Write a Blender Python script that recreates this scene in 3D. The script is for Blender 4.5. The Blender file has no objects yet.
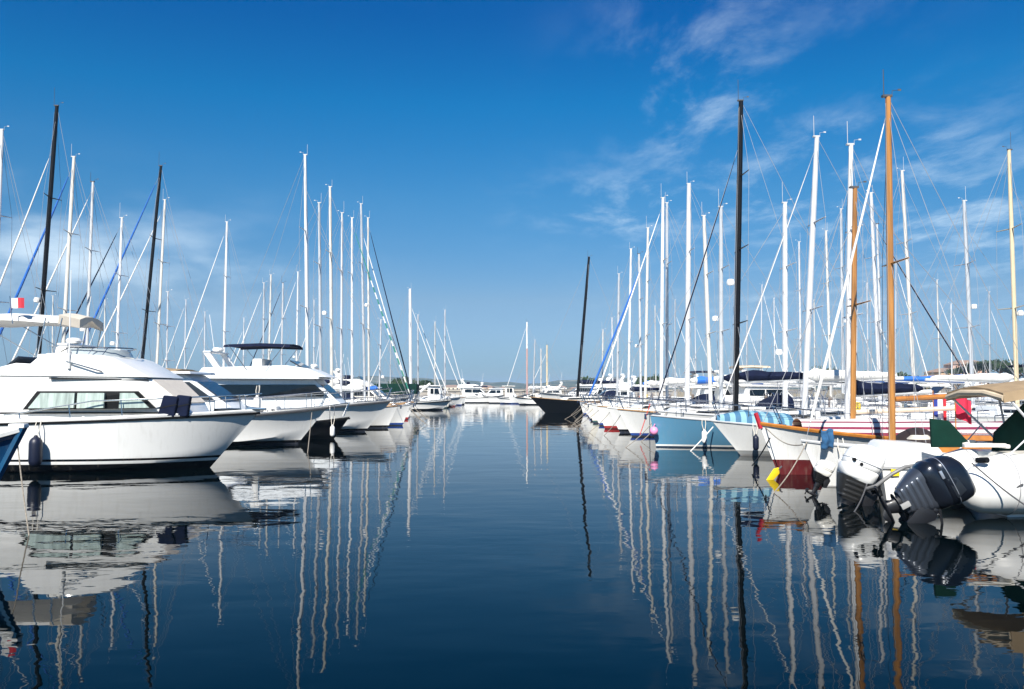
import bpy, bmesh, math, random
from mathutils import Vector, Matrix
random.seed(7)
scene = bpy.context.scene
COL = scene.collection
R = math.radians
PI = math.pi

# ------------------------------------------------------------------ camera
F, HC, TAN = 850.0, 2.2, 45.5 / 850.0
PITCH = math.atan(TAN)
cam_d = bpy.data.cameras.new('camera')
cam_d.sensor_width = 36.0
cam_d.lens = 36.0 * F / 1024.0
cam_d.clip_start, cam_d.clip_end = 0.1, 20000
cam = bpy.data.objects.new('camera', cam_d)
COL.objects.link(cam)
cam.location = (0, 0, HC)
cam.rotation_euler = (PI / 2 + PITCH, 0, 0)
scene.camera = cam

def P(px, py, Y):
    """place in the world at depth Y seen at a photo position (used to lay the plan out)"""
    a, b = (px - 512) / F, (344.5 - py) / F
    dy, dz = math.cos(PITCH) - b * math.sin(PITCH), math.sin(PITCH) + b * math.cos(PITCH)
    return Vector((a * Y / dy, Y, HC + dz * Y / dy))

# ------------------------------------------------------------------ light
SUN_EL, SUN_AZ = 42.0, 194.0      # azimuth clockwise from +Y: behind the camera, a little to the left
sd = bpy.data.lights.new('sun', 'SUN'); sd.energy = 5.0; sd.angle = R(0.53); sd.color = (1.0, 0.95, 0.87)
so = bpy.data.objects.new('sun', sd); COL.objects.link(so)
az, el = R(SUN_AZ), R(SUN_EL)
tow = Vector((math.sin(az) * math.cos(el), math.cos(az) * math.cos(el), math.sin(el)))
so.rotation_euler = tow.to_track_quat('Z', 'Y').to_euler()
so.location = tow * 60

world = bpy.data.worlds.new('World'); scene.world = world; world.use_nodes = True
nt = world.node_tree; nt.nodes.clear(); N = nt.nodes.new; K = nt.links.new
out = N('ShaderNodeOutputWorld'); bg = N('ShaderNodeBackground'); bg.inputs[1].default_value = 0.060
sky = N('ShaderNodeTexSky'); sky.sky_type = 'NISHITA'; sky.sun_disc = False
sky.sun_elevation = el; sky.sun_rotation = az; sky.altitude = 0; sky.air_density = 1.0; sky.dust_density = 0.35; sky.ozone_density = 2.5
hsv = N('ShaderNodeHueSaturation'); hsv.inputs['Saturation'].default_value = 1.28; hsv.inputs['Value'].default_value = 1.0
K(sky.outputs[0], hsv.inputs['Color'])
geo = N('ShaderNodeTexCoord')
sep = N('ShaderNodeSeparateXYZ'); K(geo.outputs['Generated'], sep.inputs[0])
def math_n(op, a, b=None, clamp=False, c=None):
    n = N('ShaderNodeMath'); n.operation = op; n.use_clamp = clamp
    for i, v in enumerate((a, b, c)):
        if v is None: continue
        if isinstance(v, (int, float)): n.inputs[i].default_value = v
        else: K(v, n.inputs[i])
    return n.outputs[0]
# deepen the blue away from the horizon (polarised look of the sky itself)
grad = N('ShaderNodeMapRange'); grad.inputs[1].default_value = 0.0; grad.inputs[2].default_value = 1.0
grad.inputs[3].default_value = 0.0; grad.inputs[4].default_value = 1.0
K(sep.outputs[2], grad.inputs[0])
tint = N('ShaderNodeValToRGB'); cr = tint.color_ramp
stops = ((.065, (.40, .58, .95)), (.234, (.66, .72, .86)), (.485, (.42, .85, 1.0)), (.716, (.07, .87, 1.12)), (.914, (.0, .67, 1.08)), (1.25, (.02, .66, 1.06)), (1.7, (.5, .80, 1.0)), (2.22, (.8, .9, 1.0)))
for k_, (p_, c_) in enumerate(stops):
    e = cr.elements[k_] if k_ < 2 else cr.elements.new(min(1, p_ * .45))
    e.position = min(1, p_ * .45); e.color = c_ + (1,)
K(grad.outputs[0], tint.inputs[0])
mul = N('ShaderNodeMixRGB'); mul.blend_type = 'MULTIPLY'; mul.inputs[0].default_value = 1.0
K(hsv.outputs[0], mul.inputs[1]); K(tint.outputs[0], mul.inputs[2])
# thin high cloud, on a plane far above
zc = math_n('MAXIMUM', sep.outputs[2], 0.03)
zc = math_n('ADD', zc, 0.05)
cx = math_n('DIVIDE', sep.outputs[0], zc); cy = math_n('DIVIDE', sep.outputs[1], zc)
comb = N('ShaderNodeCombineXYZ'); K(cx, comb.inputs[0]); K(cy, comb.inputs[1])
mp = N('ShaderNodeMapping'); mp.inputs['Rotation'].default_value = (0, 0, R(-24)); mp.inputs['Scale'].default_value = (1.0, 0.55, 1)
K(comb.outputs[0], mp.inputs[0])
n1 = N('ShaderNodeTexNoise'); n1.inputs['Scale'].default_value = 3.1; n1.inputs['Detail'].default_value = 10; n1.inputs['Roughness'].default_value = 0.64; n1.inputs['Distortion'].default_value = 0.25
K(mp.outputs[0], n1.inputs['Vector'])
rp = N('ShaderNodeMapRange'); rp.inputs[1].default_value = 0.44; rp.inputs[2].default_value = 0.76; rp.interpolation_type = 'SMOOTHSTEP'
K(n1.outputs[0], rp.inputs[0])
def cloud_patch(px, py, w, h, amt):
    d = (P(px, py, 100) - Vector((0, 0, HC))).normalized()
    ax = math_n('MULTIPLY', math_n('SUBTRACT', sep.outputs[0], d.x), 1.0 / w)
    ay = math_n('MULTIPLY', math_n('SUBTRACT', sep.outputs[2], d.z), 1.0 / h)
    rr = math_n('ADD', math_n('MULTIPLY', ax, ax), math_n('MULTIPLY', ay, ay))
    return math_n('MULTIPLY', math_n('EXPONENT', math_n('MULTIPLY', rr, -1.0)), amt)
m = None
for a_ in ((700, 85, .10, .10, .50), (650, 205, .11, .04, .55), (830, 190, .17, .07, .6), (980, 220, .16, .06, .6), (850, 290, .2, .04, .3), (800, 20, .10, .05, .12)):
    c_ = cloud_patch(*a_); m = c_ if m is None else math_n('MAXIMUM', m, c_)
cl = math_n('MULTIPLY', rp.outputs[0], m)
# low soft bank at the left
n2 = N('ShaderNodeTexNoise'); n2.inputs['Scale'].default_value = 5.0; n2.inputs['Detail'].default_value = 6; n2.inputs['Roughness'].default_value = .5
mp2 = N('ShaderNodeMapping'); mp2.inputs['Scale'].default_value = (1, 1, 3.0); K(geo.outputs['Generated'], mp2.inputs[0]); K(mp2.outputs[0], n2.inputs['Vector'])
rp2 = N('ShaderNodeMapRange'); rp2.inputs[1].default_value = 0.34; rp2.inputs[2].default_value = 0.66; rp2.interpolation_type = 'SMOOTHSTEP'; K(n2.outputs[0], rp2.inputs[0])
mb = math_n('MAXIMUM', cloud_patch(20, 258, .19, .06, 1.05), cloud_patch(190, 272, .11, .032, .75))
cl = math_n('MAXIMUM', cl, math_n('MULTIPLY', rp2.outputs[0], mb))
up = N('ShaderNodeMapRange'); up.inputs[1].default_value = 0.0; up.inputs[2].default_value = 0.05; K(sep.outputs[2], up.inputs[0])
cl = math_n('MULTIPLY', math_n('MULTIPLY', cl, up.outputs[0]), 0.95, True)
mixc = N('ShaderNodeMixRGB'); mixc.inputs[2].default_value = (8.6, 10.3, 11.6, 1)
K(cl, mixc.inputs[0]); K(mul.outputs[0], mixc.inputs[1])
K(mixc.outputs[0], bg.inputs[0]); K(bg.outputs[0], out.inputs[0])

vs = scene.view_settings
vs.view_transform = 'Standard'; vs.look = 'None'; vs.exposure = 0.74; vs.gamma = 1; vs.use_curve_mapping = False
scene.render.engine = 'CYCLES'
scene.cycles.max_bounces = 8; scene.cycles.volume_bounces = 0; scene.cycles.use_denoising = True

# ------------------------------------------------------------------ materials
MATS = {}
def mat(name, col, rough=0.4, metal=0.0, coat=0.0, var=0.06, scale=3.0, streak=0.0, spec=0.5, vert=False):
    if name in MATS: return MATS[name]
    m = bpy.data.materials.new(name); m.use_nodes = True; MATS[name] = m
    t = m.node_tree; b = t.nodes['Principled BSDF']
    b.inputs['Roughness'].default_value = rough; b.inputs['Metallic'].default_value = metal
    b.inputs['Coat Weight'].default_value = coat; b.inputs['Specular IOR Level'].default_value = spec
    tc = t.nodes.new('ShaderNodeTexCoord'); n = t.nodes.new('ShaderNodeTexNoise')
    n.inputs['Scale'].default_value = scale; n.inputs['Detail'].default_value = 5
    if vert:
        mv = t.nodes.new('ShaderNodeMapping'); mv.inputs['Scale'].default_value = (1, 1, .06)
        t.links.new(tc.outputs['Object'], mv.inputs[0]); t.links.new(mv.outputs[0], n.inputs['Vector'])
    else: t.links.new(tc.outputs['Object'], n.inputs['Vector'])
    r = t.nodes.new('ShaderNodeValToRGB')
    r.color_ramp.elements[0].position = 0.3; r.color_ramp.elements[1].position = 0.7
    r.color_ramp.elements[0].color = tuple(c * (1 - var) for c in col) + (1,)
    r.color_ramp.elements[1].color = tuple(min(1, c * (1 + var)) for c in col) + (1,)
    t.links.new(n.outputs[0], r.inputs[0])
    last = r.outputs[0]
    if streak:
        last = add_streak(t, tc, last, streak)
    t.links.new(last, b.inputs['Base Color'])
    return m

def add_streak(t, tc, last, amt):
    mpn = t.nodes.new('ShaderNodeMapping'); mpn.inputs['Scale'].default_value = (5, 5, .35)
    t.links.new(tc.outputs['Object'], mpn.inputs[0])
    s = t.nodes.new('ShaderNodeTexNoise'); s.inputs['Scale'].default_value = 2.2; s.inputs['Detail'].default_value = 4
    t.links.new(mpn.outputs[0], s.inputs['Vector'])
    rr = t.nodes.new('ShaderNodeMapRange'); rr.inputs[1].default_value = .52; rr.inputs[2].default_value = .78; rr.inputs[3].default_value = 0; rr.inputs[4].default_value = amt
    t.links.new(s.outputs[0], rr.inputs[0])
    mx = t.nodes.new('ShaderNodeMixRGB'); mx.inputs[2].default_value = (.30, .27, .21, 1)
    t.links.new(rr.outputs[0], mx.inputs[0]); t.links.new(last, mx.inputs[1])
    return mx.outputs[0]

def banded(name, bands, axis='Z', rough=0.25, coat=0.3, streak=0.12, rng=(-1.0, 3.0)):
    """bands: list of (start, colour) along an axis of the object: painted boot tops, cover stripes"""
    if name in MATS: return MATS[name]
    m = bpy.data.materials.new(name); m.use_nodes = True; MATS[name] = m
    t = m.node_tree; b = t.nodes['Principled BSDF']
    b.inputs['Roughness'].default_value = rough; b.inputs['Coat Weight'].default_value = coat; b.inputs['Coat Roughness'].default_value = .08
    tc = t.nodes.new('ShaderNodeTexCoord'); sp = t.nodes.new('ShaderNodeSeparateXYZ'); t.links.new(tc.outputs['Object'], sp.inputs[0])
    mr = t.nodes.new('ShaderNodeMapRange'); mr.inputs[1].default_value = rng[0]; mr.inputs[2].default_value = rng[1]
    t.links.new(sp.outputs[axis], mr.inputs[0])
    r = t.nodes.new('ShaderNodeValToRGB'); r.color_ramp.interpolation = 'CONSTANT'
    pos = lambda z: max(0, min(1, (z - rng[0]) / (rng[1] - rng[0])))
    r.color_ramp.elements[0].position = 0; r.color_ramp.elements[0].color = tuple(bands[0][1]) + (1,)
    r.color_ramp.elements[1].position = pos(bands[1][0]); r.color_ramp.elements[1].color = tuple(bands[1][1]) + (1,)
    for z, c in bands[2:]:
        e = r.color_ramp.elements.new(pos(z)); e.color = tuple(c) + (1,)
    t.links.new(mr.outputs[0], r.inputs[0]); last = r.outputs[0]
    if streak: last = add_streak(t, tc, last, streak)
    t.links.new(last, b.inputs['Base Color'])
    return m

GEL = [mat('gelcoat_white', (.80, .80, .78), .28, coat=.3, var=.03, streak=.14),
       mat('gelcoat_ivory', (.76, .74, .68), .32, coat=.2, var=.04, streak=.18),
       mat('gelcoat_cool', (.72, .75, .77), .3, coat=.25, var=.03, streak=.16)]
WHITE = GEL[0]; IVORY = GEL[1]
DECK = mat('deck_nonskid', (.62, .61, .57), .6, var=.08, scale=14)
TEAK = mat('teak', (.36, .22, .11), .55, var=.2, scale=9)
VARN = mat('varnished_wood', (.40, .155, .028), .22, coat=.7, var=.2, scale=7)
VARNL = mat('varnished_spruce', (.36, .165, .042), .25, coat=.6, var=.34, scale=14, vert=True)
GLASS = mat('tinted_glass', (.006, .008, .010), .06, var=.2, spec=.4)
GLASSB = mat('smoked_glass', (.025, .028, .032), .08, var=.1, spec=.4)
CURT = mat('curtained_glass', (.36, .43, .39), .15, coat=.8, var=.32, scale=9, vert=True)
STEEL = mat('stainless_steel', (.62, .63, .65), .2, metal=1.0)
ALU = mat('mast_white', (.66, .67, .68), .35, var=.04, streak=.06)
ALUV = [ALU, mat('mast_silver', (.50, .52, .54), .3, metal=.2, var=.05), mat('mast_ivory', (.60, .58, .53), .4, var=.05, streak=.08), mat('mast_pale_grey', (.54, .55, .57), .35, var=.05, streak=.05)]
ALUG = mat('mast_grey', (.50, .51, .52), .4, var=.05)
CREAM = mat('mast_cream', (.60, .50, .33), .4, var=.05)
CARB = mat('mast_black', (.004, .0042, .005), .38, spec=.25)
WIRE = mat('rigging_wire', (.30, .31, .33), .4)
BLACK = mat('black_rubber', (.006, .006, .0065), .5, spec=.25)
DKGR = mat('dark_grey', (.07, .07, .075), .5)
NAVY = mat('navy_canvas', (.006, .010, .030), .9, spec=.15, var=.2, scale=5)
BLUEC = mat('blue_canvas', (.015, .12, .45), .75, var=.15, scale=5)
WHITEC = mat('white_canvas', (.74, .73, .70), .8, var=.05, scale=5, streak=.12)
BEIGE = mat('beige_canvas', (.56, .46, .33), .85, var=.1, scale=5)
TAN = mat('tan_canvas', (.30, .215, .125), .85, var=.12, scale=5)
GREEN = mat('green_canvas', (.003, .026, .018), .9, spec=.15, var=.2, scale=5)
REDC = mat('red_paint', (.42, .02, .035), .4)
ORNG = mat('orange_foam', (.75, .2, .02), .6)
YEL = mat('yellow_plastic', (.80, .56, .02), .4)
PINK = mat('pink_vinyl', (.80, .30, .52), .4)
BUTYL = mat('navy_fender', (.006, .009, .026), .45)
ROPED = mat('weathered_rope', (.26, .23, .19), .95, var=.3, scale=30)
ROPE = mat('rope', (.62, .58, .50), .9)
CANV = {'w': WHITEC, 'n': NAVY, 'b': BLUEC, 'g': GREEN, 'c': BEIGE, 't': TAN}
MASTM = {'w': ALU, 'g': ALUG, 'k': CARB, 'c': CREAM, 'o': VARNL}

def hullmat(name, top, boot=(.02, .03, .09), bottom=(.03, .035, .05), zb=.06, zt=.16, extra=()):
    bands = [(-1, bottom), (zb, boot), (zt, top)] + list(extra)
    return banded(name, bands)
HW = (.72, .72, .70)
HULLS = {
 'wb': hullmat('hull_white_blue_boot', HW, (.02, .06, .25)),
 'wk': hullmat('hull_white_black_boot', HW, (.005, .005, .006)),
 'wr': hullmat('hull_white_red_boot', HW, (.35, .03, .03), (.10, .02, .02)),
 'wn': hullmat('hull_white_navy_stripe', HW, (.02, .03, .10), extra=[(.72, (.02, .04, .16)), (.80, HW)]),
 'iv': hullmat('hull_ivory', (.74, .71, .63), (.05, .10, .10)),
 'bl': hullmat('hull_light_blue', (.09, .235, .36), (.7, .7, .68), (.03, .05, .08), .04, .10),
 'nv': hullmat('hull_navy', (.010, .018, .05), (.75, .75, .73)),
 'bk': banded('hull_black', [(-1, (.004, .004, .004)), (.10, (.005, .005, .0055))], rough=.35, coat=.0, streak=.0),
}

# ------------------------------------------------------------------ mesh helpers
LAST = [None]
class MB:
    def __init__(s): s.v = []; s.f = []
    def add(s, vs, fs):
        o = len(s.v); s.v += [tuple(p) for p in vs]; s.f += [tuple(i + o for i in f) for f in fs]; return s
    def box(s, c, d, rot=None):
        hx, hy, hz = d[0] / 2, d[1] / 2, d[2] / 2
        vs = [Vector((x, y, z)) for x in (-hx, hx) for y in (-hy, hy) for z in (-hz, hz)]
        if rot is not None: vs = [rot @ p for p in vs]
        c = Vector(c)
        return s.add([p + c for p in vs], [(0, 1, 3, 2), (4, 6, 7, 5), (0, 4, 5, 1), (2, 3, 7, 6), (0, 2, 6, 4), (1, 5, 7, 3)])
    def tube(s, pts, r, n=6, cap=True, ell=1.0):
        pts = [Vector(p) for p in pts]; k = len(pts)
        rs = r if isinstance(r, (list, tuple)) else [r] * k
        rings = []; up = None
        for i, p in enumerate(pts):
            d = (pts[min(i + 1, k - 1)] - pts[max(i - 1, 0)])
            if d.length < 1e-9: d = Vector((0, 0, 1))
            d.normalize()
            if up is None:
                up = Vector((0, 0, 1)) if abs(d.z) < .9 else Vector((1, 0, 0))
            a = up - d * up.dot(d)
            if a.length < 1e-5: a = d.orthogonal()
            a.normalize(); up = a; b = d.cross(a)
            rings.append([p + (a * math.cos(2 * PI * j / n) * ell + b * math.sin(2 * PI * j / n)) * rs[i] for j in range(n)])
        return s.loft(rings, True, cap)
    def loft(s, rings, closed=True, cap=True):
        n = len(rings[0]); vs = [p for r_ in rings for p in r_]; fs = []
        for i in range(len(rings) - 1):
            for j in range(n if closed else n - 1):
                j2 = (j + 1) % n
                fs.append((i * n + j, i * n + j2, (i + 1) * n + j2, (i + 1) * n + j))
        if cap and closed:
            fs.append(tuple(range(n - 1, -1, -1))); fs.append(tuple((len(rings) - 1) * n + j for j in range(n)))
        return s.add(vs, fs)
    def lathe(s, prof, c=(0, 0, 0), n=14, rot=None):
        c = Vector(c); rings = []
        for r_, z in prof:
            ring = [Vector((r_ * math.cos(2 * PI * j / n), r_ * math.sin(2 * PI * j / n), z)) for j in range(n)]
            if rot is not None: ring = [rot @ p for p in ring]
            rings.append([p + c for p in ring])
        return s.loft(rings)
    def prism(s, prof, wf):
        """side profile (x, z) carried across the boat between -wf and +wf"""
        n = len(prof)
        vs = [(x, wf(x, z), z) for x, z in prof] + [(x, -wf(x, z), z) for x, z in prof]
        fs = [tuple(range(n)), tuple(range(2 * n - 1, n - 1, -1))]
        for i in range(n):
            j = (i + 1) % n; fs.append((j, i, n + i, n + j))
        return s.add(vs, fs)
    def side_panel(s, poly, wf, side, t=.014, inn=.06):
        n = len(poly)
        vs = [(x, side * (wf(x, z) + t), z) for x, z in poly] + [(x, side * (wf(x, z) - inn), z) for x, z in poly]
        fs = [tuple(range(n)), tuple(range(2 * n - 1, n - 1, -1))]
        for i in range(n):
            j = (i + 1) % n; fs.append((j, i, n + i, n + j))
        return s.add(vs, fs)
    def slab(s, a, b, w0, w1, t=.03):
        """plate across the boat between profile points a and b, half widths w0, w1, standing t proud"""
        a = Vector((a[0], 0, a[1])); b = Vector((b[0], 0, b[1])); d = b - a
        nrm = Vector((d.z, 0, -d.x)).normalized()
        if nrm.z < 0: nrm = -nrm
        q = [a + Vector((0, w0, 0)), b + Vector((0, w1, 0)), b - Vector((0, w1, 0)), a - Vector((0, w0, 0))]
        vs = [p + nrm * t for p in q] + [p - nrm * .05 for p in q]
        return s.add(vs, [(0, 1, 2, 3), (7, 6, 5, 4), (1, 0, 4, 5), (2, 1, 5, 6), (3, 2, 6, 7), (0, 3, 7, 4)])
    def ellipsoid(s, c, r, n=12, m=8):
        rings = []
        for i in range(m + 1):
            th = PI * i / m; rr = max(math.sin(th), .02)
            rings.append([Vector((c[0] + r[0] * rr * math.cos(2 * PI * j / n), c[1] + r[1] * rr * math.sin(2 * PI * j / n), c[2] - r[2] * math.cos(th))) for j in range(n)])
        return s.loft(rings)
    def build(s, name, m, parent=None, bevel=0, seg=2, ang=32, loc=None, jig=0):
        me = bpy.data.meshes.new(name); bm = bmesh.new()
        vs = [bm.verts.new(p) for p in s.v]
        for f in s.f:
            try: bm.faces.new([vs[i] for i in f])
            except ValueError: pass
        bmesh.ops.recalc_face_normals(bm, faces=bm.faces)
        if bevel:
            bm.normal_update()
            es = [e for e in bm.edges if len(e.link_faces) == 2 and e.calc_face_angle(0) > R(24)]
            bmesh.ops.bevel(bm, geom=es, offset=bevel, segments=seg, profile=.6, affect='EDGES', clamp_overlap=True)
        bm.to_mesh(me); bm.free()
        me.shade_smooth(); me.set_sharp_from_angle(angle=R(ang))
        me.materials.append(m)
        o = bpy.data.objects.new(name, me); COL.objects.link(o)
        if parent is not None: o.parent = parent
        if loc is not None: o.location = loc
        LAST[0] = o
        return o

def tag(o, label=None, cat=None, group=None, kind=None):
    if label: o['label'] = label
    if cat: o['category'] = cat
    if group: o['group'] = group
    if kind: o['kind'] = kind
    return o
def root(name, loc, yaw, label, cat, group=None):
    o = bpy.data.objects.new(name, None); o.empty_display_size = .2; COL.objects.link(o)
    o.location = loc; o.rotation_euler = (0, 0, yaw)
    return tag(o, label, cat, group)

# ------------------------------------------------------------------ hulls
class Hull:
    def __init__(s, L, B, zs, zm, zb, tw=.7, rake=.8, dr=.35, kind='round', p=2.2, srake=0.0, flare=.5, n=26, m=10, chw=.5):
        s.chw = chw
        s.L, s.B, s.zs, s.zm, s.zb, s.tw, s.rake, s.dr, s.kind, s.p, s.srake, s.flare, s.n, s.m = L, B, zs, zm, zb, tw, rake, dr, kind, p, srake, flare, n, m
    def t(s, x): return max(0, min(1, x / s.L + .5))
    def hb(s, x):
        t = s.t(x)
        if t < .42: u = (.42 - t) / .42; return s.B / 2 * (1 - (1 - s.tw) * u ** 1.8)
        u = (t - .42) / .58; return max(.015, s.B / 2 * (1 - u ** s.p))
    def sh(s, x):
        t = s.t(x); a, b, c = s.zs, s.zm, s.zb
        return a * (t - .4) * (t - 1) / (.4) + b * t * (t - 1) / (.4 * -.6) + c * t * (t - .4) / (.6)
    def section(s, t):
        x = -s.L / 2 + s.L * t; hb, zs = s.hb(x), s.sh(x)
        kz = -s.dr * (1 - .6 * max(0, (t - .7) / .3) ** 2) * (.55 + .45 * min(1, t / .3))
        pts = []
        for k in range(s.m + 1):
            q = k / s.m
            if s.kind == 'round':
                a = .27 + .75 * max(0, (t - .35) / .65) ** 1.6 * (.6 + s.flare)
                qq = q ** 1.35; y = hb * qq ** a; z = kz + (zs - kz) * qq
            else:
                cz = .04 + .55 * t ** 4 * min(1, s.zb / 1.4); yc = hb * (.93 - s.chw * t ** 4)
                if q <= .3: u = q / .3; y = yc * u; z = kz + (cz - kz) * u
                else: u = (q - .3) / .7; y = yc + (hb - yc) * u ** (1 + s.flare * 2 * t ** 2); z = cz + (zs - cz) * u
            rel = (z - kz) / (zs - kz)
            xx = x - s.rake * (1 - rel) * t ** 5 + s.srake * (1 - rel) * (1 - t) ** 9
            pts.append(Vector((xx, y, z)))
        return pts
    def mesh(s):
        mb = MB(); rings = []
        for i in range(s.n + 1):
            t = i / s.n; t = 1 - (1 - t) ** 1.35
            c = s.section(t)
            rings.append([Vector((p.x, p.y, p.z)) for p in reversed(c)] + [Vector((p.x, -p.y, p.z)) for p in c[1:]])
        mb.loft(rings, False, False)
        mb.add(rings[0], [tuple(range(len(rings[0])))])
        return mb
    def deck(s, drop=.02, camber=.05):
        mb = MB(); rings = []
        for i in range(s.n + 1):
            t = i / s.n; x = -s.L / 2 + s.L * (1 - (1 - t) ** 1.35); h, z = s.hb(x) * .995, s.sh(x) - drop
            rings.append([Vector((x, h * k, z + camber * (1 - k * k) * min(1, h))) for k in (1, .6, 0, -.6, -1)])
        return mb.loft(rings, False, False)
    def rail(s, r=.03, dz=0, n=5, x0=-.5, x1=.5, inset=0):
        mb = MB()
        for sd in (1, -1):
            pts = []
            for i in range(19):
                x = s.L * (x0 + (x1 - x0) * (1 - (1 - i / 18) ** 1.3)); pts.append((x, sd * max(.01, s.hb(x) - inset), s.sh(x) + dz))
            mb.tube(pts, r, n)
        return mb

def guard_rail(h, x0, x1, height=.6, gap=1.4, inset=.06, r=.013, pulpit=True, stern=True, lines=2, closebow=True):
    mb = MB(); L = h.L
    n = max(2, int((x1 - x0) / gap))
    xs = [x0 + (x1 - x0) * i / n for i in range(n + 1)]
    for sd in (1, -1):
        for x in xs:
            y = sd * max(.05, h.hb(x) - inset); z = h.sh(x); mb.tube([(x, y, z), (x, y, z + height)], r, 5)
        for k in range(lines):
            zz = height * (1 - .48 * k)
            mb.tube([(x, sd * max(.05, h.hb(x) - inset), h.sh(x) + zz) for x in [x0 + (x1 - x0) * i / 14 for i in range(15)]], r * (.9 if lines < 2 else .6), 4)
    if pulpit:
        xe = L / 2 - .05
        a = [(x1, h.hb(x1) - inset, h.sh(x1) + height), (xe, .16, h.sh(xe) + height), (xe, -.16, h.sh(xe) + height), (x1, -h.hb(x1) + inset, h.sh(x1) + height)]
        mb.tube(a, r * 1.2, 5)
        for sd in (1, -1): mb.tube([(xe - .25, sd * .12, h.sh(xe)), (xe, sd * .16, h.sh(xe) + height)], r, 5)
    if stern:
        xe = -L / 2 + .08; y = h.hb(xe) - inset
        mb.tube([(x0, h.hb(x0) - inset, h.sh(x0) + height), (xe, y, h.sh(xe) + height), (xe, y * .4, h.sh(xe) + height)], r * 1.2, 5)
        mb.tube([(x0, -h.hb(x0) + inset, h.sh(x0) + height), (xe, -y, h.sh(xe) + height), (xe, -y * .4, h.sh(xe) + height)], r * 1.2, 5)
    return mb

def sail_roll(mb, x0, z0, x1, z1, h0, h1, w, seed=0):
    """a sail flaked on the boom under its cover: deeper at the mast, sagging lumps along it"""
    rings = []; rr = random.Random(seed)
    for i in range(13):
        u = i / 12; x = x0 + (x1 - x0) * u; z = z0 + (z1 - z0) * u
        hh = (h0 + (h1 - h0) * u ** .7) * (1 + rr.uniform(-.09, .09)); ww = w * (1 - .45 * u) * (1 + rr.uniform(-.1, .1))
        e = .35 if i in (0, 12) else 1
        rings.append([(x, ww * e * math.sin(a) * (1 if math.cos(a) < .2 else .7), z + hh * .5 * e * (math.cos(a)) + hh * .42) for a in [2 * PI * k / 12 for k in range(12)]])
    mb.loft(rings); return mb

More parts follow.
